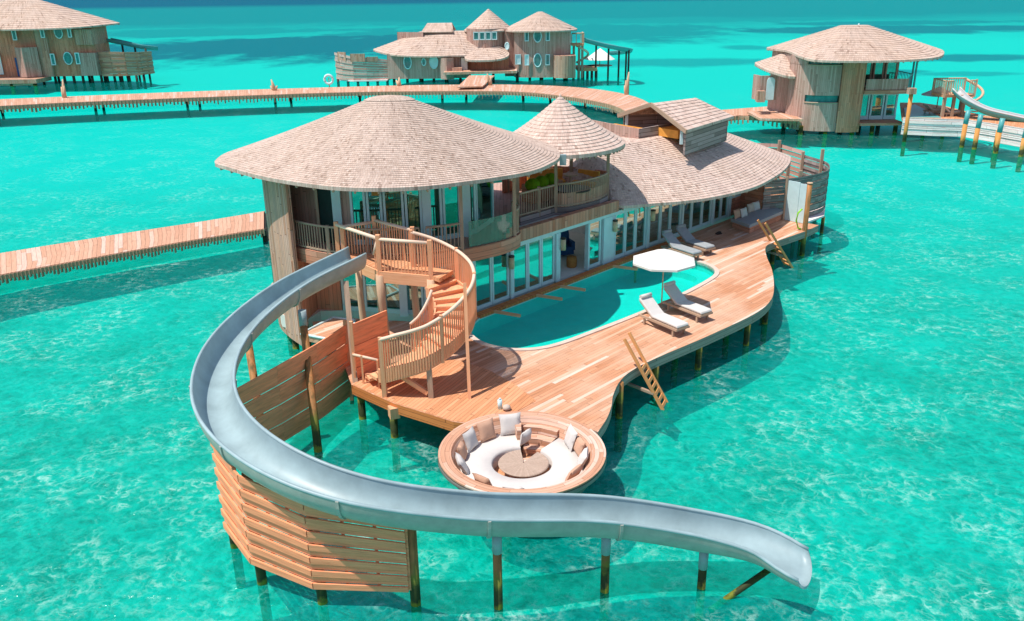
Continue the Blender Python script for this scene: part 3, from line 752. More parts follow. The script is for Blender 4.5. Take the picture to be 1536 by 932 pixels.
ev = [at(322, 243, ZE), at(340, 251, ZE), at(383, 263, ZE), at(430, 272, ZE), at(500, 281, ZE), at(570, 283, ZE), at(640, 280, ZE), at(700, 273, ZE), at(750, 266, ZE), at(795, 258, ZE), at(822, 248, ZE), at(840, 234, ZE)]
ev += [Vector((1.6, 36.4, ZE)), Vector((-.4, 38.4, ZE)), Vector((-3.4, 39.6, ZE)), Vector((-6.6, 39.3, ZE)), Vector((-9.5, 37.6, ZE)), Vector((-11.4, 35.6, ZE))]
ev = resample(spline(ev, 8, True), 96, True)
rc = Vector((-4.55, 33.2, 9.42))
def topring(eave, c, a, b_, ang=0.0):
    out = []
    for p in eave:
        d = p - c; th = math.atan2(d.y, d.x) - ang; q = Vector((a * math.cos(th), b_ * math.sin(th), 0)); q.rotate(Matrix.Rotation(ang, 3, 'Z')); out.append(c + q)
    return out
o = roof(V, ev, topring(ev, rc, .85, .3), 46, 'roof', bulge=-.06, rowh=.2, th=.11, step=.02)
mb = MB(); n = 40
mb.lathe([(1.0, 0), (.8, .09), (.5, .15), (0.0, .18)], n, (0, 0))
mb.v = [(rc.x + x * .98, rc.y + y * .4, rc.z + z - .02) for x, y, z in mb.v]; mb.build('ridge_cap', 'roof', o)
cen2 = Vector((2.2, 37.55, 0)); ZC = 6.72
ec = [Vector((cen2.x + 2.85 * math.cos(a), cen2.y + 2.85 * math.sin(a), ZC + .2 + .08 * math.cos(a - .6))) for a in [2 * math.pi * k / 64 for k in range(64)]]
o = roof(V, ec, [Vector((cen2.x, cen2.y, 8.94))] * 64, 17, 'roofpink', sag=.12, name='tower_roof', cap=False, step=.032, th=.12)
mb = MB(); mb.cyl(cen2.x, cen2.y, 8.86, 9.02, .07, 8, .03); mb.build('finial', 'roofpink', o)
# cone room
mb = MB(); mb.wall([(-.3, 38.9), (.7, 40.2), (2.2, 40.6), (3.6, 40.0), (4.45, 39.2)], ZB, 5.3, .1); mb.build('tower_room_wall', 'brownwood', V)
for p in ((2.9, 40.2), (.3, 35.2), (-.1, 39.2)):
    mb = MB(); mb.beam((*p, ZB), (*p, 7.0), .16, .16); mb.build('post', 'greybeam', V)
# valley gutter box where the roofs meet
mb = MB(); p = at(841, 235, 7.0); mb.box((p.x + .1, p.y + .1, 6.85), (.26, .2, .42)); mb.build('gutter_box', 'sleeve', V)
# long low roof
ZLo = 3.98
el = [at(914, 296, ZLo + .3), at(922, 309, ZLo), at(945, 309, ZLo), at(980, 306, ZLo), at(1020, 303, ZLo), at(1060, 298, ZLo), at(1100, 290, ZLo), at(1135, 280, ZLo), at(1160, 267, ZLo), at(1178, 254, ZLo), at(1186, 240, ZLo)]
el += [Vector((16.0, 49.8, ZLo)), Vector((13.6, 52.4, ZLo)), Vector((9.0, 53.2, ZLo)), Vector((4.6, 51, ZLo)), Vector((1.4, 46.6, ZLo)), Vector((.9, 42.4, ZLo)), Vector((2.6, 39.4, ZLo + .3))]
el = resample(spline(el, 7, True), 92, True)
lc = Vector((7.1, 44.3, 6.15))
o = roof(V, el, topring(el, lc, 4.9, .9, RAD(47)), 32, 'roofpink', bulge=.04, name='low_roof', rowh=.22, th=.11, step=.022)
# roof terrace: pen walls, little gable house
K1 = Vector((6.45, 42.95)); ax = Vector((.8, .6)); pr_ = Vector((.6, -.8))
mb = MB()
kb = K1 - ax * 0; lft = K1 + Vector((-.79, .61)) * 4.0
mb.wall([(lft.x, lft.y, 5.75, 6.95), (K1.x, K1.y, 5.75, 6.62)], 0, 0, .1)
mb.build('terrace_parapet', 'greywood', V)
mb = MB(); e2 = K1 + ax * 2.4
mb.wall([(K1.x, K1.y, 5.8, 6.62), (e2.x, e2.y, 5.8, 6.68)], 0, 0, .1); mb.build('terrace_parapet', 'greyhoriz', V)
mb = MB(); l2 = lft + ax * .8
mb.wall([(l2.x, l2.y, 5.8, 6.85), (lft.x, lft.y, 5.8, 6.95)], 0, 0, .1); mb.build('terrace_parapet', 'greywood', V)
mb = MB(); mb.slab([xy(K1), xy(K1 + ax * 5.5), xy(K1 + ax * 5.5 + Vector((-.6, .8)) * 3.6), xy(K1 + Vector((-.6, .8)) * 3.6)], 6.1, 6.16); mb.build('terrace_floor', 'landing', V)
R1, R2 = at(978, 155, 7.75), at(1043, 147, 7.75)
E1, E2 = at(1031, 196, 6.85), at(1101, 175, 6.85)
W1 = Vector((2 * R1.x - E1.x, 2 * R1.y - E1.y, 6.85)) ; W2 = Vector((2 * R2.x - E2.x, 2 * R2.y - E2.y, 6.85))
W1 = at(928, 172, 6.95)
hut = MB()
def quadroof(b, a, c, d, e, rows, th=.1):
    # a,c eave ends ; e,d ridge ends
    L = (Vector(c) - Vector(a)).length
    for r_ in range(rows):
        t0, t1 = r_ / rows, (r_ + 1) / rows
        p, q = Vector(a).lerp(Vector(e), t0), Vector(c).lerp(Vector(d), t0); s_, t_ = Vector(c).lerp(Vector(d), t1), Vector(a).lerp(Vector(e), t1)
        up = Vector((0, 0, .03)); uv = lambda k: .25 * (r_ + k)
        b.face([p + up, q + up, s_, t_], [(0, uv(.02)), (L, uv(.02)), (L, uv(.98)), (0, uv(.98))])
        lo_ = Vector((0, 0, th)) if r_ == 0 else Vector()
        b.face([p - lo_, q - lo_, q + up, p + up], [(0, uv(.02)), (L, uv(.02)), (L, uv(.06)), (0, uv(.06))])
    dn = Vector((0, 0, -th)); b.face([Vector(c) + dn, Vector(a) + dn, Vector(e) + dn, Vector(d) + dn])
    for u_, v_ in ((a, e), (d, c)): b.face([Vector(u_) + dn, Vector(v_) + dn, Vector(v_) + Vector((0, 0, .02)), Vector(u_) + Vector((0, 0, .02))])
quadroof(hut, E1, E2, R2, R1, 9); quadroof(hut, W2, W1, R1, R2, 9)
h = hut.build('terrace_roof', 'roofpink', V)
mb = MB()
for a, c in ((R1, E1), (R1, W1)):
    a2, c2_ = Vector(a), Vector(c); off = -ax * .06; a2 = a2 + Vector((off.x, off.y, -.06)); c2_ = c2_ + Vector((off.x, off.y, -.06)); mb.beam(a2, c2_, .08, .2)
mb.build('bargeboard', 'greybeam', h)
mb = MB()
inn = Vector((-.6, .8)) * .25
p, q = Vector(xy(E1)) + inn + ax * .2, Vector(xy(E2)) + inn - ax * .15
pw_, qw_ = Vector(xy(W1)) - inn * .6 + ax * .2, Vector(xy(W2)) - inn + ax * -.15
mb.wall([p, q], 5.6, 6.9, .1); mb.wall([q, qw_], 5.6, 6.9, .1); mb.wall([qw_, pw_], 5.9, 6.9, .1); mb.build('terrace_hut_wall', 'greyhoriz', V)
mb = MB()
mid = (q + qw_) / 2; mb.face([(*q, 6.9), (*qw_, 6.9), (mid.x, mid.y, 7.65)]); mb.build('gable_end', 'greyhoriz', V)
for t in (0.06, .94):
    k = p.lerp(pw_, t); mb = MB(); mb.beam((k.x, k.y, 6.1), (k.x, k.y, 7.0), .14, .14); mb.build('terrace_post', 'white', V)
mb = MB(); k = p.lerp(pw_, .4) + ax * 1.4; mb.box((k.x, k.y, 6.35), (1.8, 1.6, .4), RAD(37)); mb.build('terrace_bench', 'orange', V)
mb = MB(); k = K1 + Vector((-.6, .8)) * 1.4 + ax * .7; mb.box((k.x, k.y, 6.3), (.12, 2.2, .5), RAD(37)); mb.build('terrace_panel', 'orange', V)
# villa piles
for x, y in ((-9.4, 33.4), (-8.6, 31.2), (-7.9, 30.4), (-7.2, 30.6), (-6, 33), (-9, 36), (-3, 34), (-5.5, 37.5), (0, 36), (3, 41), (8, 46), (13, 47.5), (15, 45.8)):
    pile(V, x, y, Z - .4, .13)

# ---- bathroom screen at the far right end
sc = thing('slatted_screen', 'tall curved grey slatted privacy screen at far right end of the villa', 'fence', (17, 48, .8))
scp = spline([Vector((*p, 0)) for p in [(13.6, 45.0), (15.8, 45.8), (17.6, 47.2), (18.3, 48.6), (18.5, 50.0), (18.0, 52.0)]], 5)
def slats(parent, path, z0, z1, nb, th=.04, mat='greyhoriz', gapf=.12, jitter=.02, ztop=None, name='slat_panel'):
    b = MB(); P = [Vector((p[0], p[1], 0)) for p in path]; n = len(P)
    for k in range(nb):
        jt = jitter * (1 if k % 2 else -1)
        for i in range(n - 1):
            A, B = P[i], P[i + 1]; d = (B - A).normalized(); nn = Vector((-d.y, d.x, 0)) * jt
            def zz(i, f):
                lo = z0[i] if isinstance(z0, (list, tuple)) else z0; hi = z1[i] if isinstance(z1, (list, tuple)) else z1; return lo + (hi - lo) * f
            f0, f1 = (k + gapf / 2) / nb, (k + 1 - gapf / 2) / nb
            a0, a1, b0, b1 = zz(i, f0), zz(i, f1), zz(i + 1, f0), zz(i + 1, f1)
            o = random.random() * 40; L = (B - A).length
            for sgn in (1, -1):
                off = Vector((-d.y, d.x, 0)) * (th / 2 * sgn) + nn
                q = [A + off + Vector((0, 0, a0)), B + off + Vector((0, 0, b0)), B + off + Vector((0, 0, b1)), A + off + Vector((0, 0, a1))]
                uv = [(o, k * .31 + .02), (o + L, k * .31 + .02), (o + L, k * .31 + .2), (o, k * .31 + .2)]
                if sgn > 0: q.reverse(); uv.reverse()
                b.face(q, uv)
            o1, o2 = Vector((-d.y, d.x, 0)) * (th / 2) + nn, Vector((-d.y, d.x, 0)) * (-th / 2) + nn
            b.face([A + o2 + Vector((0, 0, a1)), B + o2 + Vector((0, 0, b1)), B + o1 + Vector((0, 0, b1)), A + o1 + Vector((0, 0, a1))], [(o, 0), (o + L, 0), (o + L, .04), (o, .04)])
            b.face([A + o1 + Vector((0, 0, a0)), B + o1 + Vector((0, 0, b0)), B + o2 + Vector((0, 0, b0)), A + o2 + Vector((0, 0, a0))], [(o, 0), (o + L, 0), (o + L, .04), (o, .04)])
    return b.build(name, mat, parent)
slats(sc, scp, .75, 3.5, 13)
scb = [Vector(p) for p in [(18.0, 52.0, 0), (17.3, 54.6, 0), (14.6, 55.6, 0), (12.2, 55.2, 0)]]
slats(sc, scb, .9, 3.75, 10, mat='tanhoriz', gapf=.22)  # inner faces: sunlit tone put into a paler board colour
for p, zt in (((18.35, 50.0), 4.2), ((17.9, 52.0), 3.7), ((17.15, 54.4), 4.0), ((14.6, 55.4), 4.0), ((16.6, 50.5), 3.7), ((15.8, 45.95), 3.8)):
    mb = MB(); mb.beam((*p, -1.9), (*p, zt), .16, .16); mb.build('post', 'greybeam', sc)
mb = MB(); mb.slab([(13.4, 45.3), (15.6, 46.2), (17.3, 47.5), (18.1, 50), (17.5, 52), (17, 54), (14, 55), (12.5, 53)], .9, 1.05); mb.build('shower_floor', 'landing', sc)
# lap board end wall behind the daybed
mb = MB(); mb.wall([(12.6, 46.6), (13.7, 45.15)], Z, 3.9, -.1); mb.build('end_wall', 'brownhoriz', V)
mb = MB(); p = (13.0, 45.9); mb.box((p[0] - .05, p[1] - .1, 3.0), (.22, .1, .42), RAD(-53)); mb.build('wall_lantern', 'lamp', V)
window(V, fac(19.75), fac(20.9), 2.4, 3.6, nm=1, name='end_window')
mb = MB(); mb.wall([fac(19.72), fac(21.3)], Z, 2.38, .1); mb.build('end_panel', 'brownhoriz', V)

# ================================================================ SPIRAL STAIRCASE
SC = Vector((-3.12, 25.75)); SR, SI = 1.87, .62
st = thing('spiral_staircase', 'honey coloured timber spiral staircase with baluster railing up to the slide platform', 'staircase', (SC.x, SC.y, Z))
zt_tab = [(97, 5.72), (78, 5.53), (58, 5.32), (36, 5.11), (18, 4.96), (0, 4.79), (-12, 4.67), (-27, 4.5), (-43, 4.28), (-59, 4.05), (-75, 3.83), (-101, 3.58), (-119, 3.34)]
def zrail(a):
    for (a0, z0), (a1, z1) in zip(zt_tab, zt_tab[1:]):
        if a <= a0 and a >= a1: return lerp(z0, z1, (a0 - a) / (a0 - a1))
    return zt_tab[0][1] if a > 97 else zt_tab[-1][1]
def hp(a, r, z): return (SC.x + r * math.cos(RAD(a)), SC.y + r * math.sin(RAD(a)), z)
PF = 4.5
FL, FR = Vector((-4.42, 27.3)), Vector((-2.66, 26.75))
plat = [FL, FR, Vector(hp(40, 1.0, 0)[:2]), Vector(hp(52, SR, 0)[:2]), Vector(hp(75, SR, 0)[:2]), Vector((-3.3, 28.0)), Vector((-4.75, 29.5)), Vector((-6.15, 29.45)), Vector((-5.3, 28.4))]
mb = MB(); mb.slab([xy(p) for p in plat], PF - .14, PF); mb.build('platform', 'landing', st)
mb = MB()
for a, b in ((FL, FR), (Vector((-5.4, 28.5)), FL)): mb.beam((a.x, a.y - .03, PF - .2), (b.x, b.y - .03, PF - .2), .1, .4)
mb.build('platform_beam', 'stair', st)
NT = 13; A0, A1 = 62, -128
ztread = lambda a: zrail(a) - 1.12
for k in range(NT):
    a0, a1 = lerp(A0, A1, k / NT), lerp(A0, A1, (k + 1) / NT)
    z = lerp(PF - .19, 2.0, k / (NT - 1)); zz = lerp(z, ztread(max(-119, (a0 + a1) / 2)), .6)
    b = MB(); n_ = 4; pts = [hp(lerp(a0 + 1, a1 - 2.5, i / n_), SR - .04, 0)[:2] for i in range(n_ + 1)] + [hp(lerp(a1 - 2.5, a0 + 1, i / n_), SI, 0)[:2] for i in range(n_ + 1)]
    b.slab(pts[::-1], zz - .06, zz)
    q0, q1 = hp(a1, SI, zz - .14), hp(a1, SR - .05, zz - .14); b.beam(q0, q1, .03, .15)
    b.build('tread', 'stair', st)
for k, (a, z) in enumerate(((-139, 1.88), (-153, 1.7), (-167, 1.54))):
    b = MB(); pts = [hp(a + 7, SR - .1, 0)[:2], hp(a - 7, SR - .1, 0)[:2], hp(a - 7, SI, 0)[:2], hp(a + 7, SI, 0)[:2]]; b.slab(pts[::-1], z - .1, z); b.build('tread', 'stair', st)
def curved_band(r, a0, a1, zf0, zf1, th, n=40):
    b = MB(); pts = []
    for i in range(n + 1):
        a = lerp(a0, a1, i / n); x, y, _ = hp(a, r, 0); pts.append((x, y, zf0(a), zf1(a)))
    b.wall(pts, 0, 0, th); return b
curved_band(SR, 75, -124, lambda a: zrail(a) - 1.48, lambda a: zrail(a) - 1.02, .06).build('stringer', 'stair', st)
curved_band(SI, 60, -124, lambda a: zrail(a) - 1.45, lambda a: zrail(a) - 1.08, .05).build('stringer', 'stair', st)
o = MB()
for i in range(86):
    a = lerp(96, -119, i / 85); r_ = SR + .06
    o.beam(hp(a, r_, zrail(a) - 1.42), hp(a, r_, zrail(a) - .02), .042, .042)
rl = o.build('railing', 'stair', st)
b = MB(); b.tube([hp(lerp(97, -119, i / 60), SR + .06, zrail(lerp(97, -119, i / 60))) for i in range(61)], .06, 8); b.build('handrail', 'stairtop', rl)
for a in (97, 48, 2, -60, -119):
    b = MB(); x, y, _ = hp(a, SR + .06, 0); b.beam((x, y, zrail(a) - 1.5), (x, y, zrail(a) + .08), .1, .1); b.build('newel_post', 'stair', rl)
b = MB(); b.beam(hp(-119, SR, Z), hp(-119, SR, 3.36), .26, .14, (1, 0, 0)); b.build('newel_post', 'stair', rl)
o = MB()
for i in range(16):
    a = lerp(-100, -20, i / 15); o.beam(hp(a, SI, zrail(a) - 1.3), hp(a, SI, zrail(a) - .2), .03, .03)
r2 = o.build('inner_railing', 'stair', st)
b = MB(); b.tube([hp(lerp(-100, -20, i / 20), SI, zrail(lerp(-100, -20, i / 20)) - .18) for i in range(21)], .05, 8); b.build('handrail', 'stairtop', r2)
# platform railings
def srail(p0, p1, z0, z1, n, zb):
    o = MB()
    for i in range(n):
        t = (i + .5) / n; x, y = lerp(p0[0], p1[0], t), lerp(p0[1], p1[1], t); o.beam((x, y, zb), (x, y, lerp(z0, z1, t)), .034, .034)
    r_ = o.build('railing', 'stair', st); b = MB(); b.tube([(*p0[:2], z0), (*p1[:2], z1)], .06, 8); b.build('handrail', 'stairtop', r_); return r_
BK, BK2, LP, LP2 = (-4.85, 29.45), (-3.35, 28.05), (-6.17, 29.25), (-6.0, 29.1)
srail(FL, FR, 5.6, 5.6, 15, PF - .42)
srail(BK, BK2, 5.68, 5.68, 16, PF - .1)
srail(LP2, BK, 5.55, 5.62, 12, PF - .1)
srail((-4.62, 27.55), FL, 5.0, 5.6, 3, PF - .42)
b = MB(); b.tube([(*LP, 5.6), (*FL, 5.62)], .065, 8); b.build('handrail', 'stairtop', st)
for p, z0, z1 in ((FL, PF - .6, 5.75), (FR, PF - .7, 5.7), (BK, PF - .2, 5.85), (BK2, PF - .2, 5.8), (LP, PF - .2, 5.7), ((-5.95, 29.15), PF - .2, 5.5)):
    b = MB(); b.beam((p[0], p[1], z0), (p[0], p[1], z1), .14, .14); b.build('newel_post', 'stair', st)
for p, r_ in ((FL, .16), (FR, .15), ((-5.3, 28.2), .12), ((-3.35, 27.9), .13)):
    b = MB(); b.tube([(p[0], p[1], Z), (p[0] + .02, p[1], 2.4), (p[0] - .02, p[1], 3.4), (p[0], p[1], PF - .14)], [r_ * 1.1, r_, r_ * .95, r_], 12); b.build('support_post', 'logs', st)
b = MB(); b.beam((-2.56, 23.95, Z), (-2.6, 24.0, 2.75), .16, .16); b.build('support_post', 'greybeam', st)
b = MB(); b.beam((-2.66, 23.98, Z + .15), (-3.62, 24.1, 2.2), .12, .14); b.build('brace', 'stair', st)
b = MB(); b.beam((-1.36, 23.85, Z), (-1.44, 24.75, 4.9), .1, .1); b.build('support_post', 'stair', st)
# low rail at stair foot
lr0, lr1 = at(533, 572, Z), at(569, 583, Z)
b = MB(); b.tube([(lr0.x, lr0.y, Z + .95), (lr1.x, lr1.y + .1, Z + .95)], .045, 8); r_ = b.build('foot_rail', 'stairtop', st)
for p in (lr0, lr0.lerp(lr1, .35), lr1):
    b = MB(); b.beam((p.x, p.y, Z), (p.x, p.y, Z + 1.0), .06, .06); b.build('post', 'stair', r_)

# ================================================================ WATER SLIDE
SLp = [(-5.2, 27.68, 5.1), (-7.04, 25.89, 4.57), (-8.0, 23.67, 4.17), (-8.0, 21.09, 4.01), (-7.2, 18.65, 3.89), (-5.61, 16.73, 3.73), (-3.51, 15.77, 3.37), (-0.89, 15.92, 2.78), (2.27, 16.54, 2.2), (5.21, 16.53, 1.52), (6.5, 15.95, 1.08)]
SLc = resample(spline(SLp, 12), 110)
sl = thing('water_slide', 'long curving grey blue open water slide ending just above the lagoon', 'slide', (-2, 18, 0))
def trough(path, w, dep, th, mi, mo, parent, flare=True, under=None):
    N = len(path); K = 14; inner, outer = [], []
    for i, p in enumerate(path):
        d = path[min(i + 1, N - 1)] - path[max(i - 1, 0)]; t = Vector((d.x, d.y, 0)).normalized(); nn = Vector((t.y, -t.x, 0))
        e = max(0, (i - (N - 12)) / 11) if flare else 0
        dp = dep * (1 - .45 * e); ww = w * (1 + .22 * e)
        ri, ro = [], []
        for k in range(K + 1):
            a = math.pi * k / K; ca, sa = math.cos(a), math.sin(a)
            sx = math.copysign(abs(ca) ** .92, ca); sz = sa ** .86
            tg = t * (.2 * sa * e * e)
            ri.append(p + tg + nn * (sx * ww / 2) + Vector((0, 0, -sz * dp)))
            ro.append(p + tg + nn * (sx * (ww / 2 + th)) + Vector((0, 0, -sz * (dp + th) - (.0 if 0 < k < K else .0))))
        inner.append(ri); outer.append(ro)
    b, c = MB(), MB(); L = 0
    for i in range(N - 1):
        dl = (path[i + 1] - path[i]).length
        for k in range(K):
            b.face([inner[i][k], inner[i + 1][k], inner[i + 1][k + 1], inner[i][k + 1]], None, True)
            c.face([outer[i][k + 1], outer[i + 1][k + 1], outer[i + 1][k], outer[i][k]], None, True)
    for i in (0, N - 1):
        for k in range(K): b.face([inner[i][k], inner[i][k + 1], outer[i][k + 1], outer[i][k]])
    o = b.build('trough', mi, parent); c.build('underside', mo, o)
    lips = MB()
    for k in (0, K): lips.tube([(inner[i][k] + outer[i][k]) / 2 + Vector((0, 0, .005)) for i in range(N)], th * .75, 8)
    lips.build('rim', mi, o)
    return o
trough(SLc, .98, .6, .06, 'slide', 'slidegrey', sl)
def slide_joint(i, w, dep, th):
    p = SLc[i]; d = SLc[i + 1] - SLc[i - 1]; t = Vector((d.x, d.y, 0)).normalized(); nn = Vector((t.y, -t.x, 0)); b = MB()
    pts = []
    for k in range(15):
        a = math.pi * k / 14; ca, sa = math.cos(a), math.sin(a)
        pts.append((nn * (math.copysign(abs(ca) ** .92, ca) * (w / 2 + th + .012)) + Vector((0, 0, -(sa ** .86) * (dep + th + .012)))))
    for a, c in zip(pts, pts[1:]): b.beam(p + a, p + c, .07, .05, tuple((a + c).normalized()))
    b.build('flange_joint', 'slidegrey', sl)
for i in range(12, 96, 13): slide_joint(i, .98, .6, .06)
def slide_near(px, py_lo, py_hi, z=0.0):
    best = None
    for i, p in enumerate(SLc):
        q = proj((p.x, p.y, z))
        if py_lo <= q[1] <= py_hi:
            e = abs(q[0] - px)
            if best is None or e < best[0]: best = (e, i)
    return SLc[best[1]]
def slpile(x, y, zt, lean=(0, 0), r=.1):
    b = MB(); b.tube([(x, y, -1.95), (x + lean[0], y + lean[1], zt - .45)], [r * 1.1, r], 12); o = b.build('support_pile', 'pile', sl)
    b = MB(); b.tube([(x + lean[0], y + lean[1], zt - .5), (x + lean[0], y + lean[1], zt + .03)], r * 1.12, 12); b.build('sleeve', 'sleeve', o)
for px in (752, 904, 1052):
    p = slide_near(px, 860, 960); slpile(p.x, p.y - .1, p.z - .62)
pa = at(483, 680, .05); slpile(pa.x + .2, pa.y - 1.1, 3.85, (-.95, 3.4), .12)
pb = at(404, 655, .05); slpile(pb.x + .15, pb.y - .9, 3.6, (-.9, 2.3), .12)
b = MB(); e0 = slide_near(1150, 840, 960); b.tube([(4.5, 16.05, -.25), (e0.x - .05, e0.y, e0.z - .6)], .075, 10); b.build('brace', 'pile', sl)
# support by the platform
b = MB(); q = at(533, 575, Z); b.beam((q.x, q.y, Z - .3), (q.x - .35, q.y + 1.6, 4.35), .17, .17); b.build('support_post', 'greybeam', sl)

# ================================================================ SLATTED SCREENS BY THE SLIDE
fo = thing('slatted_fence', 'bright orange slatted timber screen wrapped under the bend of the slide', 'fence', (-5, 16.5, 0))
fp = [(-7.3, 18.2), (-6.22, 16.75), (-4.62, 16.02), (-2.44, 15.92)]
slats(fo, [Vector((*p, 0)) for p in fp], [.72, .72, .56, .52], [3.28, 3.15, 2.85, 2.45], 13, .05, 'fence', .12, .026)
for p, zt in zip(fp, (3.25, 3.1, 2.8, 2.4)):
    b = MB(); b.tube([(p[0] + .12, p[1] + .14, -1.95), (p[0] + .12, p[1] + .14, zt)], .12, 12); b.build('post', 'pile', fo)
b = MB()
for (a, c, za, zc) in ((fp[0], fp[1], (.72, 3.2), (.72, 3.1)), (fp[1], fp[2], (.72, 3.1), (.56, 2.8)), (fp[2], fp[3], (.56, 2.8), (.52, 2.4))):
    for t in (.33, .66, .98):
        x, y = lerp(a[0], c[0], t), lerp(a[1], c[1], t); b.beam((x + .06, y + .06, lerp(za[0], zc[0], t)), (x + .06, y + .06, lerp(za[1], zc[1], t) - .05), .07, .06)
b.build('batten', 'fence', fo)
fi = thing('slatted_fence', 'shaded brown slatted timber screen behind the slide piles beside the stair landing', 'fence', (-6.5, 23.5, 0))
ip = [at(527, 590, .3), at(484, 623, .3), at(427, 658, .3), at(360, 692, .3)]
slats(fi, ip, .2, [2.86, 2.85, 2.78, 2.6], 8, .05, 'fence', .07, .025)
b = MB(); b.beam((ip[0].x, ip[0].y, -.1), (ip[0].x, ip[0].y, 3.0), .12, .12); b.build('post', 'stair', fi)
i2 = [at(536, 577, Z), at(580, 556, Z)]
fk = thing('slatted_fence', 'small dark brown board screen standing on deck behind the stair foot', 'fence', (-4.5, 25.6, Z))
slats(fk, [(-5.15, 25.35, 0), (-4.2, 26.6, 0)], Z + .02, 3.35, 5, .05, 'fence', .04, .01)
b = MB(); b.beam((-5.15, 25.35, Z), (-5.15, 25.35, 3.45), .1, .1); b.build('post', 'stair', fk)

# ================================================================ SUNKEN LOUNGE
lb = thing('sunken_lounge', 'round sunken timber lounge with white ring seat at the deck end', 'lounge', (ctr_bowl.x, ctr_bowl.y, 0))
bc = (ctr_bowl.x, ctr_bowl.y)
mb = MB(); mb.lathe([(2.3, 1.42), (2.32, 1.3), (2.2, 1.2), (1.75, .55), (1.2, .15), (0, .05)], 56, bc); mb.build('hull', 'greyhoriz', lb)
M['rimwood'] = planks('rim_boards', [(0, (.52, .27, .17)), (.4, (.6, .34, .23)), (.75, (.66, .43, .33)), (1, (.74, .57, .48))], .115, 'u', 1.6, bleach=False, gap=.06)
mb = MB(); mb.lathe([(2.3, 1.42), (2.3, 1.47), (1.95, 1.47), (1.73, 1.08), (1.73, .95)], 56, bc, False); mb.build('rim', 'rimwood', lb)
mb = MB(); mb.lathe([(1.73, .7), (0, .7)], 48, bc, False); mb.build('floor', 'landing', lb)
a0, a1 = RAD(92), RAD(92 + 318)
mb = MB(); mb.lathe([(.82, .7), (.82, 1.03), (.87, 1.1), (1.69, 1.1), (1.72, 1.05)], 60, bc, True, a0, a1); mb.build('seat_cushion', 'cushion', lb)
for k, (r0, z1) in enumerate(((1.1, .86), (1.4, 1.06), (1.68, 1.28))):
    b = MB(); pts = [(bc[0] + rr * math.cos(RAD(a)), bc[1] + rr * math.sin(RAD(a))) for rr, a in ((r0, 52), (r0, 70), (r0, 88), (r0 + .42, 86), (r0 + .42, 70), (r0 + .42, 54))]
    b.slab(pts[::-1], z1 - .2, z1); b.build('step', 'rimwood', lb)
b = MB(); pts = [(bc[0] + rr * math.cos(RAD(a)), bc[1] + rr * math.sin(RAD(a))) for rr, a in ((1.2, 96), (1.2, 90), (1.75, 90), (1.75, 97))]
b.slab(pts, .9, 1.42); b.build('side_box', 'rimwood', lb)
pile(lb, bc[0], bc[1], .1, .3)
for a in (20, 140, 250): pile(lb, bc[0] + 1.3 * math.cos(RAD(a)), bc[1] + 1.3 * math.sin(RAD(a)), .4, .12)
tb = thing('round_table', 'round slatted wooden table with a wedge cut out, inside the sunken lounge', 'table', (.26, 20.45, .7))
mb = MB(); n = 36; w0, w1 = RAD(96), RAD(96 + 318)
mb.lathe([(0.02, .44), (.68, .44), (.7, .42), (.7, .40), (.68, .38), (0.02, .38)], n, (0, 0), False, w0, w1)
for a in (w0, w1):
    c_, s_ = math.cos(a), math.sin(a); mb.face([(0.02 * c_, .02 * s_, .38), (.68 * c_, .68 * s_, .38), (.68 * c_, .68 * s_, .44), (.02 * c_, .02 * s_, .44)])
mb.build('table_top', 'tabletop', tb, False)
for x, y in ((-.28, -.12), (.2, -.25), (.1, .22)):
    mb = MB(); mb.beam((x, y, 0), (x, y, .38), .22, .22); mb.build('leg', 'rimwood', tb, False)

def pillow_mesh(w, h, t, seed=0):
    rnd = random.Random(seed); b = MB(); n = 9; P = {}
    for side in (1, -1):
        for i in range(n):
            for j in range(n):
                u, v = i / (n - 1) * 2 - 1, j / (n - 1) * 2 - 1
                k = (1 - u ** 4) * (1 - v ** 4)
                px_ = u * w / 2 * (1 - .10 * (1 - v * v) * abs(u)); pz = v * h / 2 * (1 - .10 * (1 - u * u) * abs(v))
                P[side, i, j] = (px_ + rnd.uniform(-.006, .006), side * t / 2 * (max(k, 0) ** .55) + rnd.uniform(-.006, .006) * (k > 0), pz + h / 2)
    for side in (1, -1):
        for i in range(n - 1):
            for j in range(n - 1):
                q = [P[side, i, j], P[side, i + 1, j], P[side, i + 1, j + 1], P[side, i, j + 1]]
                if side > 0: q.reverse()
                b.face(q, None, True)
    return b
def pillow(x, y, z, yaw, tilt, w, h, mat, label, group=None, t=.18):
    o = pillow_mesh(w, h, t, int(abs(x * 97 + y * 31))).build('pillow', mat); o.location = (x, y, z); o.rotation_euler = (tilt, 0, yaw)
    return tag(o, label, 'pillow', group)
def ringpil(ang, r, w, h, mat, label, tilt=-18, z=1.03, yawoff=0):
    r += .08; x, y = bc[0] + r * math.cos(RAD(ang)), bc[1] + r * math.sin(RAD(ang))
    pillow(x, y, z + .06, RAD(ang - 90 + yawoff), RAD(tilt), w * 1.18, h * 1.18, mat, label, 'pillows in the sunken lounge')
ringpil(101, 1.45, .56, .56, 'cushion', 'white square pillow standing upright left of the sunken lounge steps')
ringpil(128, 1.45, .5, .52, 'tan', 'tan square pillow between two white pillows in the sunken lounge')
ringpil(152, 1.46, .5, .52, 'cushion', 'white upright pillow left of the tan square pillow in the sunken lounge')
ringpil(172, 1.52, .42, .42, 'tan', 'tan pillow at the far left of the sunken lounge, half hidden by white pillow')
ringpil(194, 1.48, .52, .42, 'cushion', 'white slumped pillow at the left front of the sunken lounge', -30)
ringpil(232, 1.5, .5, .4, 'tan', 'tan pillow leaning at the front left of the ring seat', -25)
ringpil(30, 1.42, .52, .54, 'cushion', 'white upright pillow right of the sunken lounge steps', yawoff=-15)
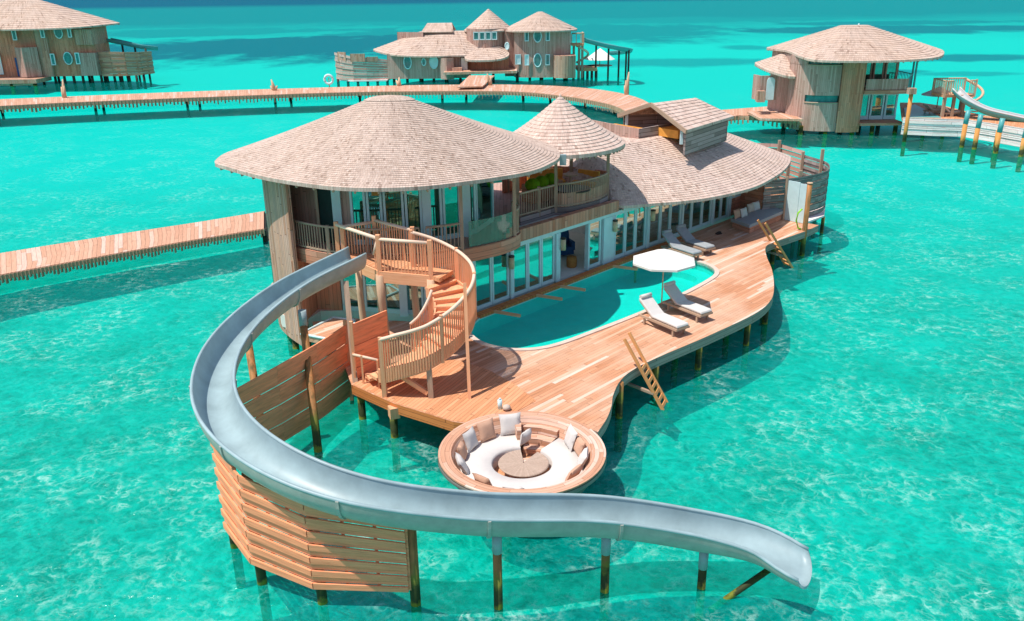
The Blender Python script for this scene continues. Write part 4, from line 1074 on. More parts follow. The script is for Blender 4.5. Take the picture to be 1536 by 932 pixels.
ringpil(14, 1.5, .46, .44, 'tan', 'tan pillow behind the white upright pillow right of the steps')
ringpil(-8, 1.47, .5, .44, 'cushion', 'white pillow on the right side of the sunken lounge', -28)
ringpil(-36, 1.5, .58, .4, 'tan', 'long tan pillow leaning at the front right of the ring seat', -25)
ringpil(262, 1.5, .5, .34, 'cushion', 'low white pillow at the very front of the ring seat', -35)
ringpil(85, .98, .42, .36, 'cushion', 'small white pillow lying against the lowest step beside the table', 10, 1.03, 60)

# ================================================================ DECK FURNITURE
def lounger(label, loc, rz, cmat):
    t = thing('sun_lounger', label, 'sun lounger', loc, rz, 'sun loungers on the deck')
    b = MB()
    for s_ in (-.31, .31): b.beam((s_, -1.0, .3), (s_, 1.0, .3), .06, .08)
    for y in (-.98, -.3, .3, .98): b.beam((-.31, y, .3), (.31, y, .3), .06, .06, (0, 0, 1))
    for k in range(10): b.beam((-.3, -.95 + k * .13, .345), (.3, -.95 + k * .13, .345), .1, .02)
    b.build('frame', 'greybeam', t, False)
    for x in (-.28, .28):
        for y in (-.78, .72): 
            b = MB(); b.beam((x, y, 0), (x, y, .28), .07, .07); b.build('leg', 'greybeam', t, False)
    b = MB(); b.beam((-.27, .3, .36), (-.27, 1.0, .84), .05, .05); b.beam((.27, .3, .36), (.27, 1.0, .84), .05, .05); b.beam((0, .85, .3), (0, .88, .72), .05, .05); b.build('backrest', 'greybeam', t, False)
    # cushion: profile swept across
    b = MB(); prof = [(-1.0, .37), (-.96, .46), (-.5, .47), (-.1, .465), (.28, .47), (.5, .6), (.8, .81), (1.02, .96), (1.08, .9), (.98, .82), (.34, .38)]
    W2_ = .3
    for i in range(len(prof)):
        (y0, z0), (y1, z1) = prof[i], prof[(i + 1) % len(prof)]
        b.face([(-W2_, y0, z0), (W2_, y0, z0), (W2_, y1, z1), (-W2_, y1, z1)])
    b.face([(W2_, y, z) for y, z in prof][::-1]); b.face([(-W2_, y, z) for y, z in prof])
    o = b.build('cushion', cmat, t, False)
    md = o.modifiers.new('bevel', 'BEVEL'); md.width = .03; md.segments = 2
    b = MB(); b.tube([(-.26, 1.0, 1.0), (.26, 1.0, 1.0)], .075, 8); b.build('headrest', cmat, t, False)
    return t
def place_l(px1, py1, px2, py2, label, cm):
    a, b = at(px1, py1, Z + .35), at(px2, py2, Z + .35); d = b - a; c = (a + b) / 2
    lounger(label, (c.x, c.y, Z + .012), math.atan2(d.y, d.x) - math.pi / 2, cm)
place_l(1020, 490, 972, 470, 'white cushioned sun lounger nearest the swim ladder, fully in the sun', 'cushion')
place_l(1055, 469, 1008, 451, 'sun lounger beside the parasol pole with cushion mostly in parasol shade', 'cushion')
place_l(1044, 381, 1002, 368, 'grey slatted lounger in shade at the pool end, nearer the pool', 'greycushion')
place_l(1062, 372, 1024, 360, 'grey lounger in shade at the pool end, nearer the glass doors', 'greycushion')
ub = at(992, 462, Z)
um = thing('parasol', 'white octagonal parasol on a wooden pole beside the pool', 'parasol', (ub.x, ub.y, Z + .012))
mb = MB(); mb.cyl(0, 0, .05, 2.4, .026, 10); mb.build('pole', 'logs', um, False)
mb = MB(); mb.lathe([(.28, 0), (.28, .06), (.05, .1), (0, .1)], 20); mb.build('base', 'greybeam', um, False)
mb = MB(); n = 8; RR = 1.27
rim = [(RR * math.cos(2 * math.pi * (k + .3) / n), RR * math.sin(2 * math.pi * (k + .3) / n), 1.95) for k in range(n)]
for k in range(n):
    a, b = Vector(rim[k]), Vector(rim[(k + 1) % n]); t_ = Vector((0, 0, 2.42)); m1, m2 = a.lerp(t_, .5), b.lerp(t_, .5); m1.z += .03; m2.z += .03
    mb.face([a, b, m2, m1]); mb.face([m1, m2, t_]); mb.face([a - Vector((0, 0, .08)), b - Vector((0, 0, .08)), b, a])
mb.build('canopy', 'canvas', um, False)
mb = MB()
for k in range(n): mb.beam((0, 0, 2.38), (rim[k][0] * .98, rim[k][1] * .98, rim[k][2] - .02), .025, .025)
mb.build('ribs', 'logs', um, False)
def ladder(label, top, foot, w, nr, mat='ladder', ext=.9):
    top, foot = Vector(top), Vector(foot); d = (foot - top).normalized(); side = Vector((0, 0, 1)).cross(d).normalized()
    t = thing('swim_ladder', label, 'ladder', top, 0, 'swim ladders at the deck edge')
    for s_ in (-1, 1):
        b = MB(); b.beam(top + side * (s_ * w / 2) - d * ext, foot + side * (s_ * w / 2), .1, .06, side); b.build('rail', mat, t)
    for k in range(nr):
        p = top.lerp(foot, (k + .3) / nr); b = MB(); b.beam(p - side * w / 2, p + side * w / 2, .1, .04, (0, -1, .2)); b.build('rung', mat, t)
    b = MB(); p = top.lerp(foot, .5); b.beam(p - side * w / 2, p - side * w / 2 + Vector((-1.0, .8, .1)), .09, .09); b.build('strut', 'greybeam', t)
e1 = at(964, 549, Z); ladder('orange timber swim ladder leaning off the deck edge below the white lounger', (e1.x, e1.y, Z + .02), at(1004, 622, -.25), .6, 8, ext=1.15)
e2 = at(1161, 364, Z); ladder('distant small swim ladder at the shaded far end of the deck', (e2.x, e2.y, Z + .02), at(1184, 401, 0.0), .62, 6, ext=1.4)
# outdoor daybed
db = thing('daybed', 'wide low timber daybed with pale grey mattress against the end wall', 'daybed', (12.9, 44.0, Z))
d0, d1, d2, d3 = at(1096, 336, Z), at(1128, 352, Z), at(1178, 330, Z), at(1148, 314, Z)
q = [at(1096, 332, Z + .35), at(1124, 342, Z + .35), at(1176, 320, Z + .35), at(1146, 310, Z + .35)]
cq = sum(q, Vector()) / 4
mb = MB(); mb.slab([xy(cq + (p - cq) * .93) for p in q], Z + .01, Z + .33); mb.build('platform', 'brownhoriz', db)
mb = MB(); mb.slab([xy(p) for p in q], Z + .34, Z + .5); mb.build('mattress', 'greycushion', db)
for k, (px, py, mt, lb_) in enumerate(((1107, 328, 'tan', 'broad tan bolster pillow at the left of the daybed'), (1117, 326, 'cushion', 'white pillow beside the tan bolster on the daybed'), (1127, 319, 'beige', 'beige pillow in the middle of the daybed row'), (1136, 316, 'cushion', 'white pillow right of the beige pillow on the daybed'), (1146, 312, 'beige', 'rightmost beige pillow on the daybed by the end wall'))):
    p = at(px, py, Z + .5); pillow(p.x, p.y, Z + .5, RAD(46), RAD(-15), .62, .5, mt, lb_, 'pillows on the daybed')
# white shower doors and post at deck end
p0, p1, p2 = at(1176, 330, Z), at(1194, 334, Z), at(1205, 336, Z)
sh = thing('shower_door', 'tall white timber door leaf standing open at the far right deck end', 'door', tuple(p0))
mb = MB(); mb.wall([xy(p0), xy(p1)], Z + .02, 3.55, .06); mb.build('leaf', 'white', sh)
mb = MB(); mb.wall([xy(p1 + Vector((.02, 0, 0))), xy(p2)], Z + .02, 3.5, .05); mb.build('leaf', 'white', sh)
mb = MB(); mb.beam((p0.x - .05, p0.y, Z), (p0.x - .05, p0.y, 3.75), .1, .1); mb.build('post', 'greybeam', sh)
pp = at(1207, 346, Z)
ps = thing('mooring_post', 'tall pale timber mooring post at the far right corner of the deck', 'post', (pp.x, pp.y, -1.9))
mb = MB(); mb.tube([(pp.x, pp.y, -1.9), (pp.x, pp.y, 3.85)], .13, 12); mb.build('shaft', 'pile', ps)
mb = MB(); mb.tube([(pp.x, pp.y, 3.85), (pp.x, pp.y, 3.9)], .15, 12); mb.build('cap', 'logs', ps)
hs = MB(); hc = at(1200, 330, Z + .5)
hs.tube([(hc.x + .02, hc.y - .1, Z + 1.1), (hc.x - .18, hc.y - .12, Z + .9), (hc.x - .24, hc.y - .14, Z + .5), (hc.x - .1, hc.y - .15, Z + .1), (hc.x + .05, hc.y - .15, Z + .05)], .045, 8)
o = hs.build('garden_hose', 'lime'); tag(o, 'lime green hose loop hanging beside the white shower door', 'hose')
bp = [at(1204, 338, 1.0), at(1236, 326, 1.0), at(1238, 312, 1.0), at(1206, 318, 1.0)]
bj = thing('swim_platform', 'small pale green slatted bench platform low outside the curved grey screen', 'platform', tuple(bp[0]))
mb = MB(); mb.slab([xy(p) for p in bp], 1.0, 1.1); mb.build('seat_boards', 'palehoriz', bj)
for p in bp[:2]: pile(bj, p.x, p.y + .1, 1.0, .1)
# small things
k = at(750, 614, Z); o = MB(); o.cyl(0, 0, 0, .3, .07, 12); o.cyl(0, 0, .3, .36, .03, 8)
o = o.build('lantern', 'white'); o.location = (k.x, k.y, Z + .014); tag(o, 'small white lantern standing on deck behind the sunken lounge', 'lantern')
k = at(760, 616, Z); o = MB(); o.lathe([(.05, 0), (.13, .06), (.11, .14), (.04, .18), (0, .18)], 16)
o = o.build('shell_bowl', 'beige'); o.location = (k.x, k.y, Z + .014); tag(o, 'little pale shell bowl beside the white lantern on the deck', 'bowl')
k = fac(9.2, 1.75); bd = thing('pool_perch', 'small weathered wooden perch plank reaching over the pool from the facade', 'perch', (*k, Z))
mb = MB(); a, b = Vector((*fac(9.0, 1.5), Z + .06)), Vector((*fac(10.0, 1.9), Z + .1)); mb.beam(a, b, .32, .06); mb.build('plank', 'logs', bd)
mb = MB(); mb.beam((*fac(9.1, 1.5), .1), (*fac(9.1, 1.5), Z + .05), .1, .1); mb.build('leg', 'logs', bd)
k = at(1078, 352, Z); o = MB(); o.box((0, 0, .04), (.3, .16, .05), .4); o.box((.06, .22, .04), (.28, .14, .05), .9); o = o.build('sandals', 'darkwood'); o.location = (k.x, k.y, Z + .012); tag(o, 'dark pair of sandals lying on the shaded deck before the doors', 'sandals')

# ================================================================ INSIDE THE VILLA
def stool(label, loc, mat, r=.24, h=.48):
    o = MB(); o.lathe([(r * .85, 0), (r, .08), (r * 1.02, h * .6), (r * .9, h), (0, h)], 20); o = o.build('basket_stool', mat); o.location = loc; tag(o, label, 'stool')
stool('orange woven basket stool just inside the open glass door', (*fac(7.3, -.75), Z + .02), 'basket')
stool('dark brown woven stool deeper inside the open doorway', (*fac(6.6, -1.6), Z + .02), 'darkwood')
ac = thing('armchair', 'deep blue wing armchair seen through the open glass door', 'armchair', (*fac(8.4, -2.2), Z + .02), RAD(20))
mb = MB(); mb.box((0, 0, .3), (.8, .75, .35)); mb.build('seat', 'blue', ac, False)
mb = MB(); mb.lathe([(.0, .3), (.42, .3), (.45, .9), (.38, 1.25), (.0, 1.25)], 20, (0, .3)); mb.v = [(x, .3 + (y - .3) * .35, z) for x, y, z in mb.v]; mb.build('backrest', 'blue', ac, False)
for x in (-.4, .4): mb = MB(); mb.box((x, 0, .5), (.14, .7, .4)); mb.build('armrest', 'blue', ac, False)
so = thing('sofa', 'lilac upholstered sofa inside the glazed room under the low roof', 'sofa', (*fac(16.2, -3.6), Z + .02), RAD(46))
mb = MB(); mb.box((0, 0, .3), (2.6, .9, .4)); mb.build('seat', 'lilac', so, False)
mb = MB(); mb.box((0, .42, .8), (2.6, .22, 1.0)); mb.build('backrest', 'lilac', so, False)
bdm = thing('bed', 'dark green bed with white sheets inside the glazed bedroom', 'bed', (*fac(13.4, -2.4), Z + .02), RAD(46))
mb = MB(); mb.box((0, 0, .25), (2.0, 2.1, .4)); mb.build('frame', 'dark', bdm, False)
mb = MB(); mb.box((0, 0, .55), (1.95, 2.05, .22)); mb.build('mattress', 'cushion', bdm, False)
mb = MB(); mb.box((0, -.5, .672), (1.99, 1.1, .03)); mb.build('blanket', 'green', bdm, False)
# furniture in the round tower room
for k, (px, py) in enumerate(((799, 274), (812, 270), (826, 266))):
    p = at(px, py, ZB + 1.12); o = MB(); o.lathe([(0, .0), (.26, .03), (.34, .18), (.31, .34), (.17, .47), (0, .5)], 18); o = o.build('bean_bag', 'green'); o.location = (p.x, p.y, ZB + .8)
    tag(o, ('lime green bean bag nearest the main roof in the balcony gap', 'middle lime green bean bag in the balcony gap', 'lime green bean bag against the tall tower post')[k], 'bean bag', 'lime bean bags on the upper balcony')
bb = [at(792, 278, ZB + .8), at(834, 268, ZB + .8)]; mb = MB(); mb.beam((bb[0].x, bb[0].y, ZB + .4), (bb[1].x, bb[1].y, ZB + .4), .8, .78); o = mb.build('balcony_bench', 'brownhoriz'); tag(o, 'dark timber bench under the lime bean bags on the upper balcony', 'bench')
def couch(label, loc, rz, L):
    t = thing('couch', label, 'couch', loc, rz, 'orange couches in the round tower room'); b = MB(); b.box((0, 0, .22), (L, .7, .42)); b.build('seat', 'orange', t, False)
    b = MB(); b.box((0, .33, .55), (L, .14, .66)); b.build('backrest', 'orange', t, False); return t
couch('long orange couch at the left back of the round tower room', (1.7, 39.7, ZB), RAD(10), 1.7)
couch('short orange couch at the right back of the round tower room', (3.5, 39.3, ZB), RAD(-35), 1.1)
def rtable(label, loc, r, h, mat):
    t = thing('pedestal_table', label, 'table', loc, 0); b = MB(); b.lathe([(0, h - .05), (r, h - .05), (r, h), (0, h)], 28, (0, 0), False); b.build('table_top', mat, t, False)
    b = MB(); b.cyl(0, 0, 0, h - .05, .06, 10); b.build('leg', mat, t, False); b = MB(); b.cyl(0, 0, 0, .04, r * .4, 16); b.build('foot', mat, t, False)
rtable('large dark round table in the tower room behind the curved railing', (2.75, 37.1, ZB), .8, .6, 'darkwood')
rtable('small pale pedestal table beside the orange couch in the tower room', (2.75, 38.5, ZB), .36, .95, 'logs')

# ================================================================ WALKWAYS
def walkway(label, near, far, z, name='boardwalk', step=3.0, fr=.45, pgap=.22, pstep=7):
    t = thing(name, label, 'boardwalk', tuple(near[0]))
    n = len(near); b = MB(); u = 0
    for i in range(n - 1):
        L = ((near[i + 1] - near[i]).length + (far[i + 1] - far[i]).length) / 2; wd = (far[i] - near[i]).length
        P = lambda p, zz: (p.x, p.y, zz)
        b.face([P(near[i], z), P(near[i + 1], z), P(far[i + 1], z), P(far[i], z)], [(u, 0), (u + L, 0), (u + L, wd), (u, wd)])
        b.face([P(near[i + 1], z - .12), P(near[i], z - .12), P(far[i], z - .12), P(far[i + 1], z - .12)], [(u + L, 0), (u, 0), (u, wd), (u + L, wd)])
        for q, r_ in ((near[i], near[i + 1]), (far[i + 1], far[i])):
            b.face([P(q, z - .12), P(r_, z - .12), P(r_, z), P(q, z)], [(u, 0), (u + L, 0), (u + L, .12), (u, .12)])
        u += L
    b.build('planking', 'jetty', t)
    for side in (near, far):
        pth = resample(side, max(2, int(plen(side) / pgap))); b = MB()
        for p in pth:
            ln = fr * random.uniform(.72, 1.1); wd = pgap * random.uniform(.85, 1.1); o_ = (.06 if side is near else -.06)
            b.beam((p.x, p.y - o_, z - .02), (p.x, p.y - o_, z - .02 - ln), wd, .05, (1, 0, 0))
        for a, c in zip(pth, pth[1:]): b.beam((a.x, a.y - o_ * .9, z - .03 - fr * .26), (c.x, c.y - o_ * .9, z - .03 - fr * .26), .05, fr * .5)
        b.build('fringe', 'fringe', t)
    rn = resample(near, max(2, int(plen(near) / pstep))); rf = resample(far, len(rn))
    for a, c in zip(rn, rf):
        for q in (a.lerp(c, .12), a.lerp(c, .88)):
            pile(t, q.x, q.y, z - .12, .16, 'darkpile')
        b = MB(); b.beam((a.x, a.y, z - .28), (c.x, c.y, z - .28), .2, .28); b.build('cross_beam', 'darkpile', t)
    return t
ZJ = .92
nj = [at(-190, 455, ZJ), at(0, 412, ZJ), at(180, 379, ZJ), at(300, 358, ZJ), at(396, 343, ZJ)]
fj = [at(-190, 418, ZJ), at(0, 380, ZJ), at(180, 351, ZJ), at(300, 333, ZJ), at(396, 317, ZJ)]
walkway('straight plank jetty running from the left edge to the main villa', nj, fj, ZJ, 'jetty', fr=.46, pgap=.17)
bz = 1.2
nb_ = spline([at(*p, bz) for p in ((-160, 166), (0, 159), (100, 154), (300, 146), (500, 139), (620, 137), (760, 137), (830, 142), (890, 151), (930, 162), (962, 186))], 4)
fb_ = spline([at(*p, bz) for p in ((-160, 155), (0, 149), (100, 145), (300, 137), (500, 131), (620, 128), (760, 127), (850, 130), (915, 137), (965, 150), (1010, 182))], 4)
walkway('long curved boardwalk sweeping behind the main villa from left edge', nb_, fb_, bz, fr=.85, pgap=.42, pstep=9)
walkway('short plank boardwalk leading to the right hand villa', [at(1070, 178, bz), at(1110, 173, bz), at(1150, 175, bz), at(1200, 181, bz)], [at(1070, 166, bz), at(1110, 163, bz), at(1150, 160, bz), at(1200, 160, bz)], bz, fr=.8, pgap=.45, pstep=6)
def driftwood(px, py, label, hh=2.0, seed=1):
    rnd = random.Random(seed); p = at(px, py, bz); b = MB()
    for k in range(3):
        an = rnd.uniform(0, 6.28); sp = rnd.uniform(.3, .9); h_ = hh * (1 if k == 0 else rnd.uniform(.4, .7))
        b.tube([(0, 0, 0), (sp * .3 * math.cos(an), sp * .2 * math.sin(an), h_ * .5), (sp * .6 * math.cos(an), sp * .5 * math.sin(an), h_)], [.28, .2, .07], 8)
    o = b.build('driftwood', 'logs'); o.location = (p.x, p.y, bz); tag(o, label, 'driftwood', 'driftwood pieces on the curved boardwalk')
driftwood(97, 147, 'pale branched driftwood on the boardwalk before the left villa', 2.2, 3)
driftwood(599, 129, 'squat driftwood stump on the boardwalk left of the entry bridge', 1.1, 4)
driftwood(412, 136, 'thin driftwood stick on the boardwalk left of the middle villa', 1.4, 9)
driftwood(735, 128, 'driftwood branches at the right corner of the entry bridge', 1.5, 5)
driftwood(940, 142, 'tall slim driftwood trunk on the right bend of the boardwalk', 2.6, 6)
lp_ = at(494, 131, bz); o = thing('life_ring', 'white life ring on a stand beside the curved boardwalk', 'life ring', (lp_.x, lp_.y, bz))
mb = MB(); mb.tube([(.55 * math.cos(a), 0, 1.0 + .55 * math.sin(a)) for a in [2 * math.pi * k / 20 for k in range(20)]], .16, 8, True); mb.build('ring', 'white', o, False)
mb = MB(); mb.cyl(0, .1, 0, 1.2, .06, 8); mb.build('stand', 'logs', o, False)

# ================================================================ FAR VILLAS
def oval(parent, c, r, h, nrm, mats=('white', 'farglass'), th=.085):
    """round window: ring frame > pane"""
    c = Vector(c); nrm = Vector(nrm).normalized(); side = Vector((0, 0, 1)).cross(nrm).normalized()
    b = MB(); b.tube([c + side * (r * math.cos(a)) + Vector((0, 0, h * math.sin(a))) + nrm * .04 for a in [2 * math.pi * k / 24 for k in range(24)]], th, 6, True); o = b.build('round_window', mats[0], parent)
    b = MB(); b.face([c + side * (r * math.cos(a)) + Vector((0, 0, h * math.sin(a))) + nrm * .05 for a in [2 * math.pi * k / 24 for k in range(24)]]); b.build('pane', mats[1], o)
def fwin(parent, x, y, z0, z1, wd, mats=('white', 'farglass')):
    """upright window facing the camera on a far wall"""
    b = MB(); fr = .12
    for xx in (x - wd / 2, x + wd / 2): b.beam((xx, y - .05, z0), (xx, y - .05, z1), fr, fr)
    for zz in (z0, z1): b.beam((x - wd / 2 - fr / 2, y - .06, zz), (x + wd / 2 + fr / 2, y - .06, zz), fr, fr)
    o = b.build('window', mats[0], parent); b = MB(); b.face([(x - wd / 2, y - .04, z0), (x + wd / 2, y - .04, z0), (x + wd / 2, y - .04, z1), (x - wd / 2, y - .04, z1)]); b.build('pane', mats[1], o)
def fx(px, Y, py=90): return atd(px, py, Y).x
def fz(py, Y, px=768): return atd(px, py, Y).z
def conroof(parent, cx, cy, rx, ry, ze, za, rows=14, topa=.0, topb=.0, mat='rooffar', name='roof', n=40, sq=1.0, sag=0):
    def sgnp(v): return math.copysign(abs(v) ** sq, v)
    e = [Vector((cx + rx * sgnp(math.cos(2 * math.pi * k / n)), cy + ry * sgnp(math.sin(2 * math.pi * k / n)), ze)) for k in range(n)]
    t = [Vector((cx + topa * math.cos(2 * math.pi * k / n), cy + topb * math.sin(2 * math.pi * k / n), za)) for k in range(n)]
    return roof(parent, e, t, rows, mat, sag=sag, th=.15, name=name, step=.05, cap=topa > 0, rowh=.5)
def box_wall(parent, x0, x1, y0, y1, z0, z1, mat, name='wall', bulge=.0):
    b = MB(); n = 8; fr_ = [(lerp(x0, x1, i / n), y0 - bulge * math.sin(math.pi * i / n)) for i in range(n + 1)]
    b.wall(fr_ + [(x1, y1), (x0, y1)], z0, z1, .15, True); b.face([(x, y, z1 - .01) for x, y in fr_] + [(x1, y1, z1 - .01), (x0, y1, z1 - .01)]); b.face([(x, y, z0) for x, y in reversed(fr_ + [(x1, y1), (x0, y1)])])
    return b.build(name, mat, parent)
def stilts(parent, x0, x1, y, n, z=1.2, mat='darkpile', r=.2):
    for k in range(n): pile(parent, lerp(x0, x1, k / max(1, n - 1)), y, z, r, mat)

# ---- middle villa
Y = 133.0; X = lambda p: fx(p, Y); ZZ = lambda p, px=700: fz(p, Y, px)
mv = thing('overwater_villa', 'distant grey brown villa at top centre with pointed tower roof', 'villa', (X(700), Y, 0))
zb = ZZ(117); ze = ZZ(46, 810)
box_wall(mv, X(757), X(772), Y + 1.5, Y + 8, zb, ze + .2, 'greywood', 'link_wall')
box_wall(mv, X(771), X(856), Y, Y + 7, zb, ze + .3, 'greywood', 'wall', 1.2)
conroof(mv, X(812), Y + 4.5, X(868) - X(812), 6.6, ze, ZZ(19, 812), 14, .3, .2, sq=.75)
box_wall(mv, X(830), X(862), Y - 2.2, Y + 1.0, ZZ(117), ZZ(84), 'tower', 'tank_wall', .6)
for px, r_, h_ in ((806, .55, 1.15),):
    oval(mv, (X(px), Y - 1.2, ZZ(55)), r_, .85, (0, -1, 0)); oval(mv, (X(px), Y - 1.2, ZZ(91)), r_, .95, (0, -1, 0))
for px in (790, 821):
    fwin(mv, X(px), Y - 1.15, ZZ(62), ZZ(47), .5); fwin(mv, X(px), Y - 1.15, ZZ(98), ZZ(83), .55, ('white', 'white') if px == 790 else ('white', 'farglass'))
fwin(mv, X(777), Y - .5, ZZ(97), ZZ(83), .75, ('white', 'white'))
box_wall(mv, X(582), X(702), Y - 1.0, Y + 8, ZZ(116), ZZ(79), 'greywood', 'low_wall', .5)
for px, r_, h_ in ((613, .55, .95), (637, .3, .5), (652, .6, .95)): oval(mv, (X(px), Y - 1.5, ZZ(91)), r_, h_, (0, -1, 0), ('white', 'white') if px == 652 else ('white', 'farglass'))
el2 = [Vector((X(p), Y + dy, ZZ(q, p))) for p, q, dy in ((557, 76, 3), (575, 80, .2), (600, 82, -2), (640, 83, -2.6), (680, 82, -2.4), (712, 81, -1.5))] + [Vector((X(770), Y + 4, ZZ(74))), Vector((X(740), Y + 11, ZZ(76))), Vector((X(650), Y + 14, ZZ(76))), Vector((X(585), Y + 11, ZZ(76)))]
el2 = resample(spline(el2, 6, True), 60, True); c_ = Vector((X(668), Y + 5, ZZ(49)))
roof(mv, el2, topring(el2, c_, 4.0, 1.2), 14, 'rooffar', th=.15, name='low_roof', step=.05, rowh=.5)
b = MB(); b.wall([(X(593), Y + 4), (X(634), Y + 2.6), (X(634), Y + 7)], ZZ(64), ZZ(49), .2); b.build('terrace_parapet', 'greywood', mv)
box_wall(mv, X(633), X(678), Y + 3.5, Y + 7.5, ZZ(60), ZZ(48), 'greyhoriz', 'terrace_hut')
b = MB(); q = [Vector((X(631), Y + 2.9, ZZ(49))), Vector((X(680), Y + 2.9, ZZ(49))), Vector((X(676), Y + 6.2, ZZ(36.5))), Vector((X(638), Y + 6.2, ZZ(36.5)))]; quadroof(b, q[0], q[1], q[2], q[3], 6)
q2 = [Vector((X(680), Y + 9.5, ZZ(49))), Vector((X(631), Y + 9.5, ZZ(49)))]; quadroof(b, q2[0], q2[1], q[3], q[2], 6); b.build('terrace_roof', 'rooffar', mv)
# tower
box_wall(mv, X(700), X(757), Y + 2, Y + 8, ZZ(80), ZZ(44), 'greywood', 'tower_wall', 1.8)
conroof(mv, X(733), Y + 5, X(768) - X(730), 4.6, ZZ(48), ZZ(15), 12, name='tower_roof')
for px in (715, 724, 733, 742): fwin(mv, X(px), Y + .25, ZZ(60), ZZ(49), .7)
oval(mv, (X(761), Y - .1, ZZ(70)), .3, .5, (-.3, -1, 0), ('white', 'white'))
# porch
box_wall(mv, X(702), X(763), Y - .2, Y + 2.5, ZZ(109), ZZ(86), 'brownwood', 'porch_wall', .5)
ep = resample(spline([Vector((X(700), Y - 3.5, ZZ(86))), Vector((X(730), Y - 4, ZZ(88))), Vector((X(755), Y - 3.5, ZZ(86))), Vector((X(764), Y - 1, ZZ(81))), Vector((X(750), Y + 3, ZZ(74))), Vector((X(705), Y + 3, ZZ(74)))], 6, True), 40, True)
roof(mv, ep, topring(ep, Vector((X(728), Y + 1.6, ZZ(70))), 2.2, .5), 8, 'rooffar', th=.2, name='porch_roof', step=.05, rowh=.5)
b = MB(); b.box((X(697), Y - 1.6, (ZZ(85) + ZZ(108)) / 2), (.9, .15, ZZ(85) - ZZ(108))); b.cyl(X(697), Y - 1.6, ZZ(86), ZZ(85.5), .45, 14); b.build('entry_door', 'plaster', mv)
b = MB(); b.wall([(X(662), Y - 2.4), (X(672), Y - 3.2), (X(682), Y - 2.6)], ZZ(116), ZZ(85), .2); b.build('entry_screen', 'greywood', mv)
box_wall(mv, X(679), X(694), Y - 3.2, Y - 2, ZZ(110), ZZ(99), 'tower', 'store_box')
# entry bridge
ebz = 1.9
b = MB(); q = [at(686, 131, 1.55), at(724, 130, 1.55), at(742, 110, ebz), at(704, 110, ebz)]; b.slab([xy(p) for p in q], 1.45, 1.6); b.build('entry_bridge', 'jetty', mv)
b = MB(); b.slab([(X(668), Y - 5), (X(775), Y - 4), (X(775), Y + 1), (X(668), Y + 1)], 1.4, 1.75); b.build('entry_deck', 'jetty', mv)
stilts(mv, X(590), X(690), Y - .5, 6); stilts(mv, X(776), X(850), Y - .2, 5); stilts(mv, X(590), X(850), Y + 5, 8)
# stepped screen at left
ss = thing('slatted_screen', 'distant stepped timber screen at the left end of the middle villa', 'fence', (X(540), Y, 0))
pts = [(X(499), Y + 2), (X(512), Y + .3), (X(530), Y - .6), (X(550), Y - .7), (X(568), Y - .3), (X(582), Y)]
tops = [ZZ(78), ZZ(78), ZZ(79), ZZ(78), ZZ(81), ZZ(88)]
slats(ss, [Vector((*p, 0)) for p in pts], ZZ(118), [ZZ(77), ZZ(79), ZZ(82), ZZ(84), ZZ(86), ZZ(88)], 9, .08, 'tanhoriz', .1, .04)
for (a, c_2, t) in (((X(505), Y + .9), (X(519), Y - .2), 76), ((X(527), Y - .8), (X(549), Y - .9), 78), ((X(551), Y - .9), (X(568), Y - .5), 83)):
    b = MB(); b.wall([a, c_2], ZZ(90), ZZ(t), .1); b.build('raised_panel', 'tower', ss)
stilts(ss, X(503), X(578), Y + .8, 6, ZZ(117))
b = MB(); b.slab([(X(500), Y + 1.5), (X(530), Y - 1), (X(580), Y - .8), (X(582), Y + 2)], ZZ(119.5), ZZ(117.5)); b.build('base_beam', 'palehoriz', ss)
# stair platform + slide of the middle villa
sp_ = thing('stair_tower', 'distant timber slide platform and stair right of the middle villa', 'platform', (X(868), Y + 3, 0))
b = MB(); b.slab([(X(858), Y + 1), (X(876), Y + 1), (X(876), Y + 4), (X(858), Y + 4)], ZZ(72), ZZ(69)); b.build('platform', 'landing', sp_)
railing(sp_, [(X(858), Y + 1), (X(876), Y + 1), (X(876), Y + 4)], ZZ(69), 1.5, [((X(858), Y + 1), ZZ(54)), ((X(876), Y + 1), ZZ(54))], mat='logs', gap=.6, bw=.1, rail=.2)
for px in (862, 870, 875): b = MB(); b.beam((X(px), Y + 2, -1.9), (X(px), Y + 2, ZZ(72)), .35, .35); b.build('post', 'greybeam', sp_)
b = MB(); b.tube([(X(873) + 1.2 * math.cos(a), Y + 3 + 1.2 * math.sin(a), lerp(ZZ(72), ZZ(100), k / 14)) for k, a in enumerate([-2.2 + i * .3 for i in range(15)])], .18, 6); b.build('stair_rail', 'stairtop', sp_)
b = MB(); b.slab([(X(868), Y + 2), (X(898), Y + 2), (X(898), Y + 7), (X(868), Y + 7)], 1.0, 1.5); b.build('lower_deck', 'landing', sp_); stilts(sp_, X(870), X(897), Y + 2.2, 5)
s2 = thing('water_slide', 'distant straight green slide on thin poles beside the middle villa', 'slide', (X(910), Y + 2, 0))
pth = resample(spline([Vector((X(876), Y + 2, ZZ(61))), Vector((X(905), Y + 2, ZZ(69))), Vector((X(932), Y + 2, ZZ(75))), Vector((X(947), Y + 3.5, ZZ(80))), Vector((X(945), Y + 7, ZZ(84))), Vector((X(930), Y + 10, ZZ(88)))], 8), 40)
trough(pth, 1.1, .5, .1, 'tealslide', 'tealslide', s2, False)
for px in (896, 915, 931, 942, 946): pile(s2, X(px), Y + 2.2, ZZ(70 + (px - 896) * .2), .14, 'darkpile', name='support_pile')
u2_ = thing('parasol', 'distant white parasol beyond the middle villa slide', 'parasol', (X(906), Y + 6, 1.5))
b = MB(); b.lathe([(2.4, .9), (0, 2.6)], 8); b.build('canopy', 'canvas', u2_, False); b = MB(); b.cyl(0, 0, 0, 2.5, .06, 8); b.build('pole', 'logs', u2_, False)
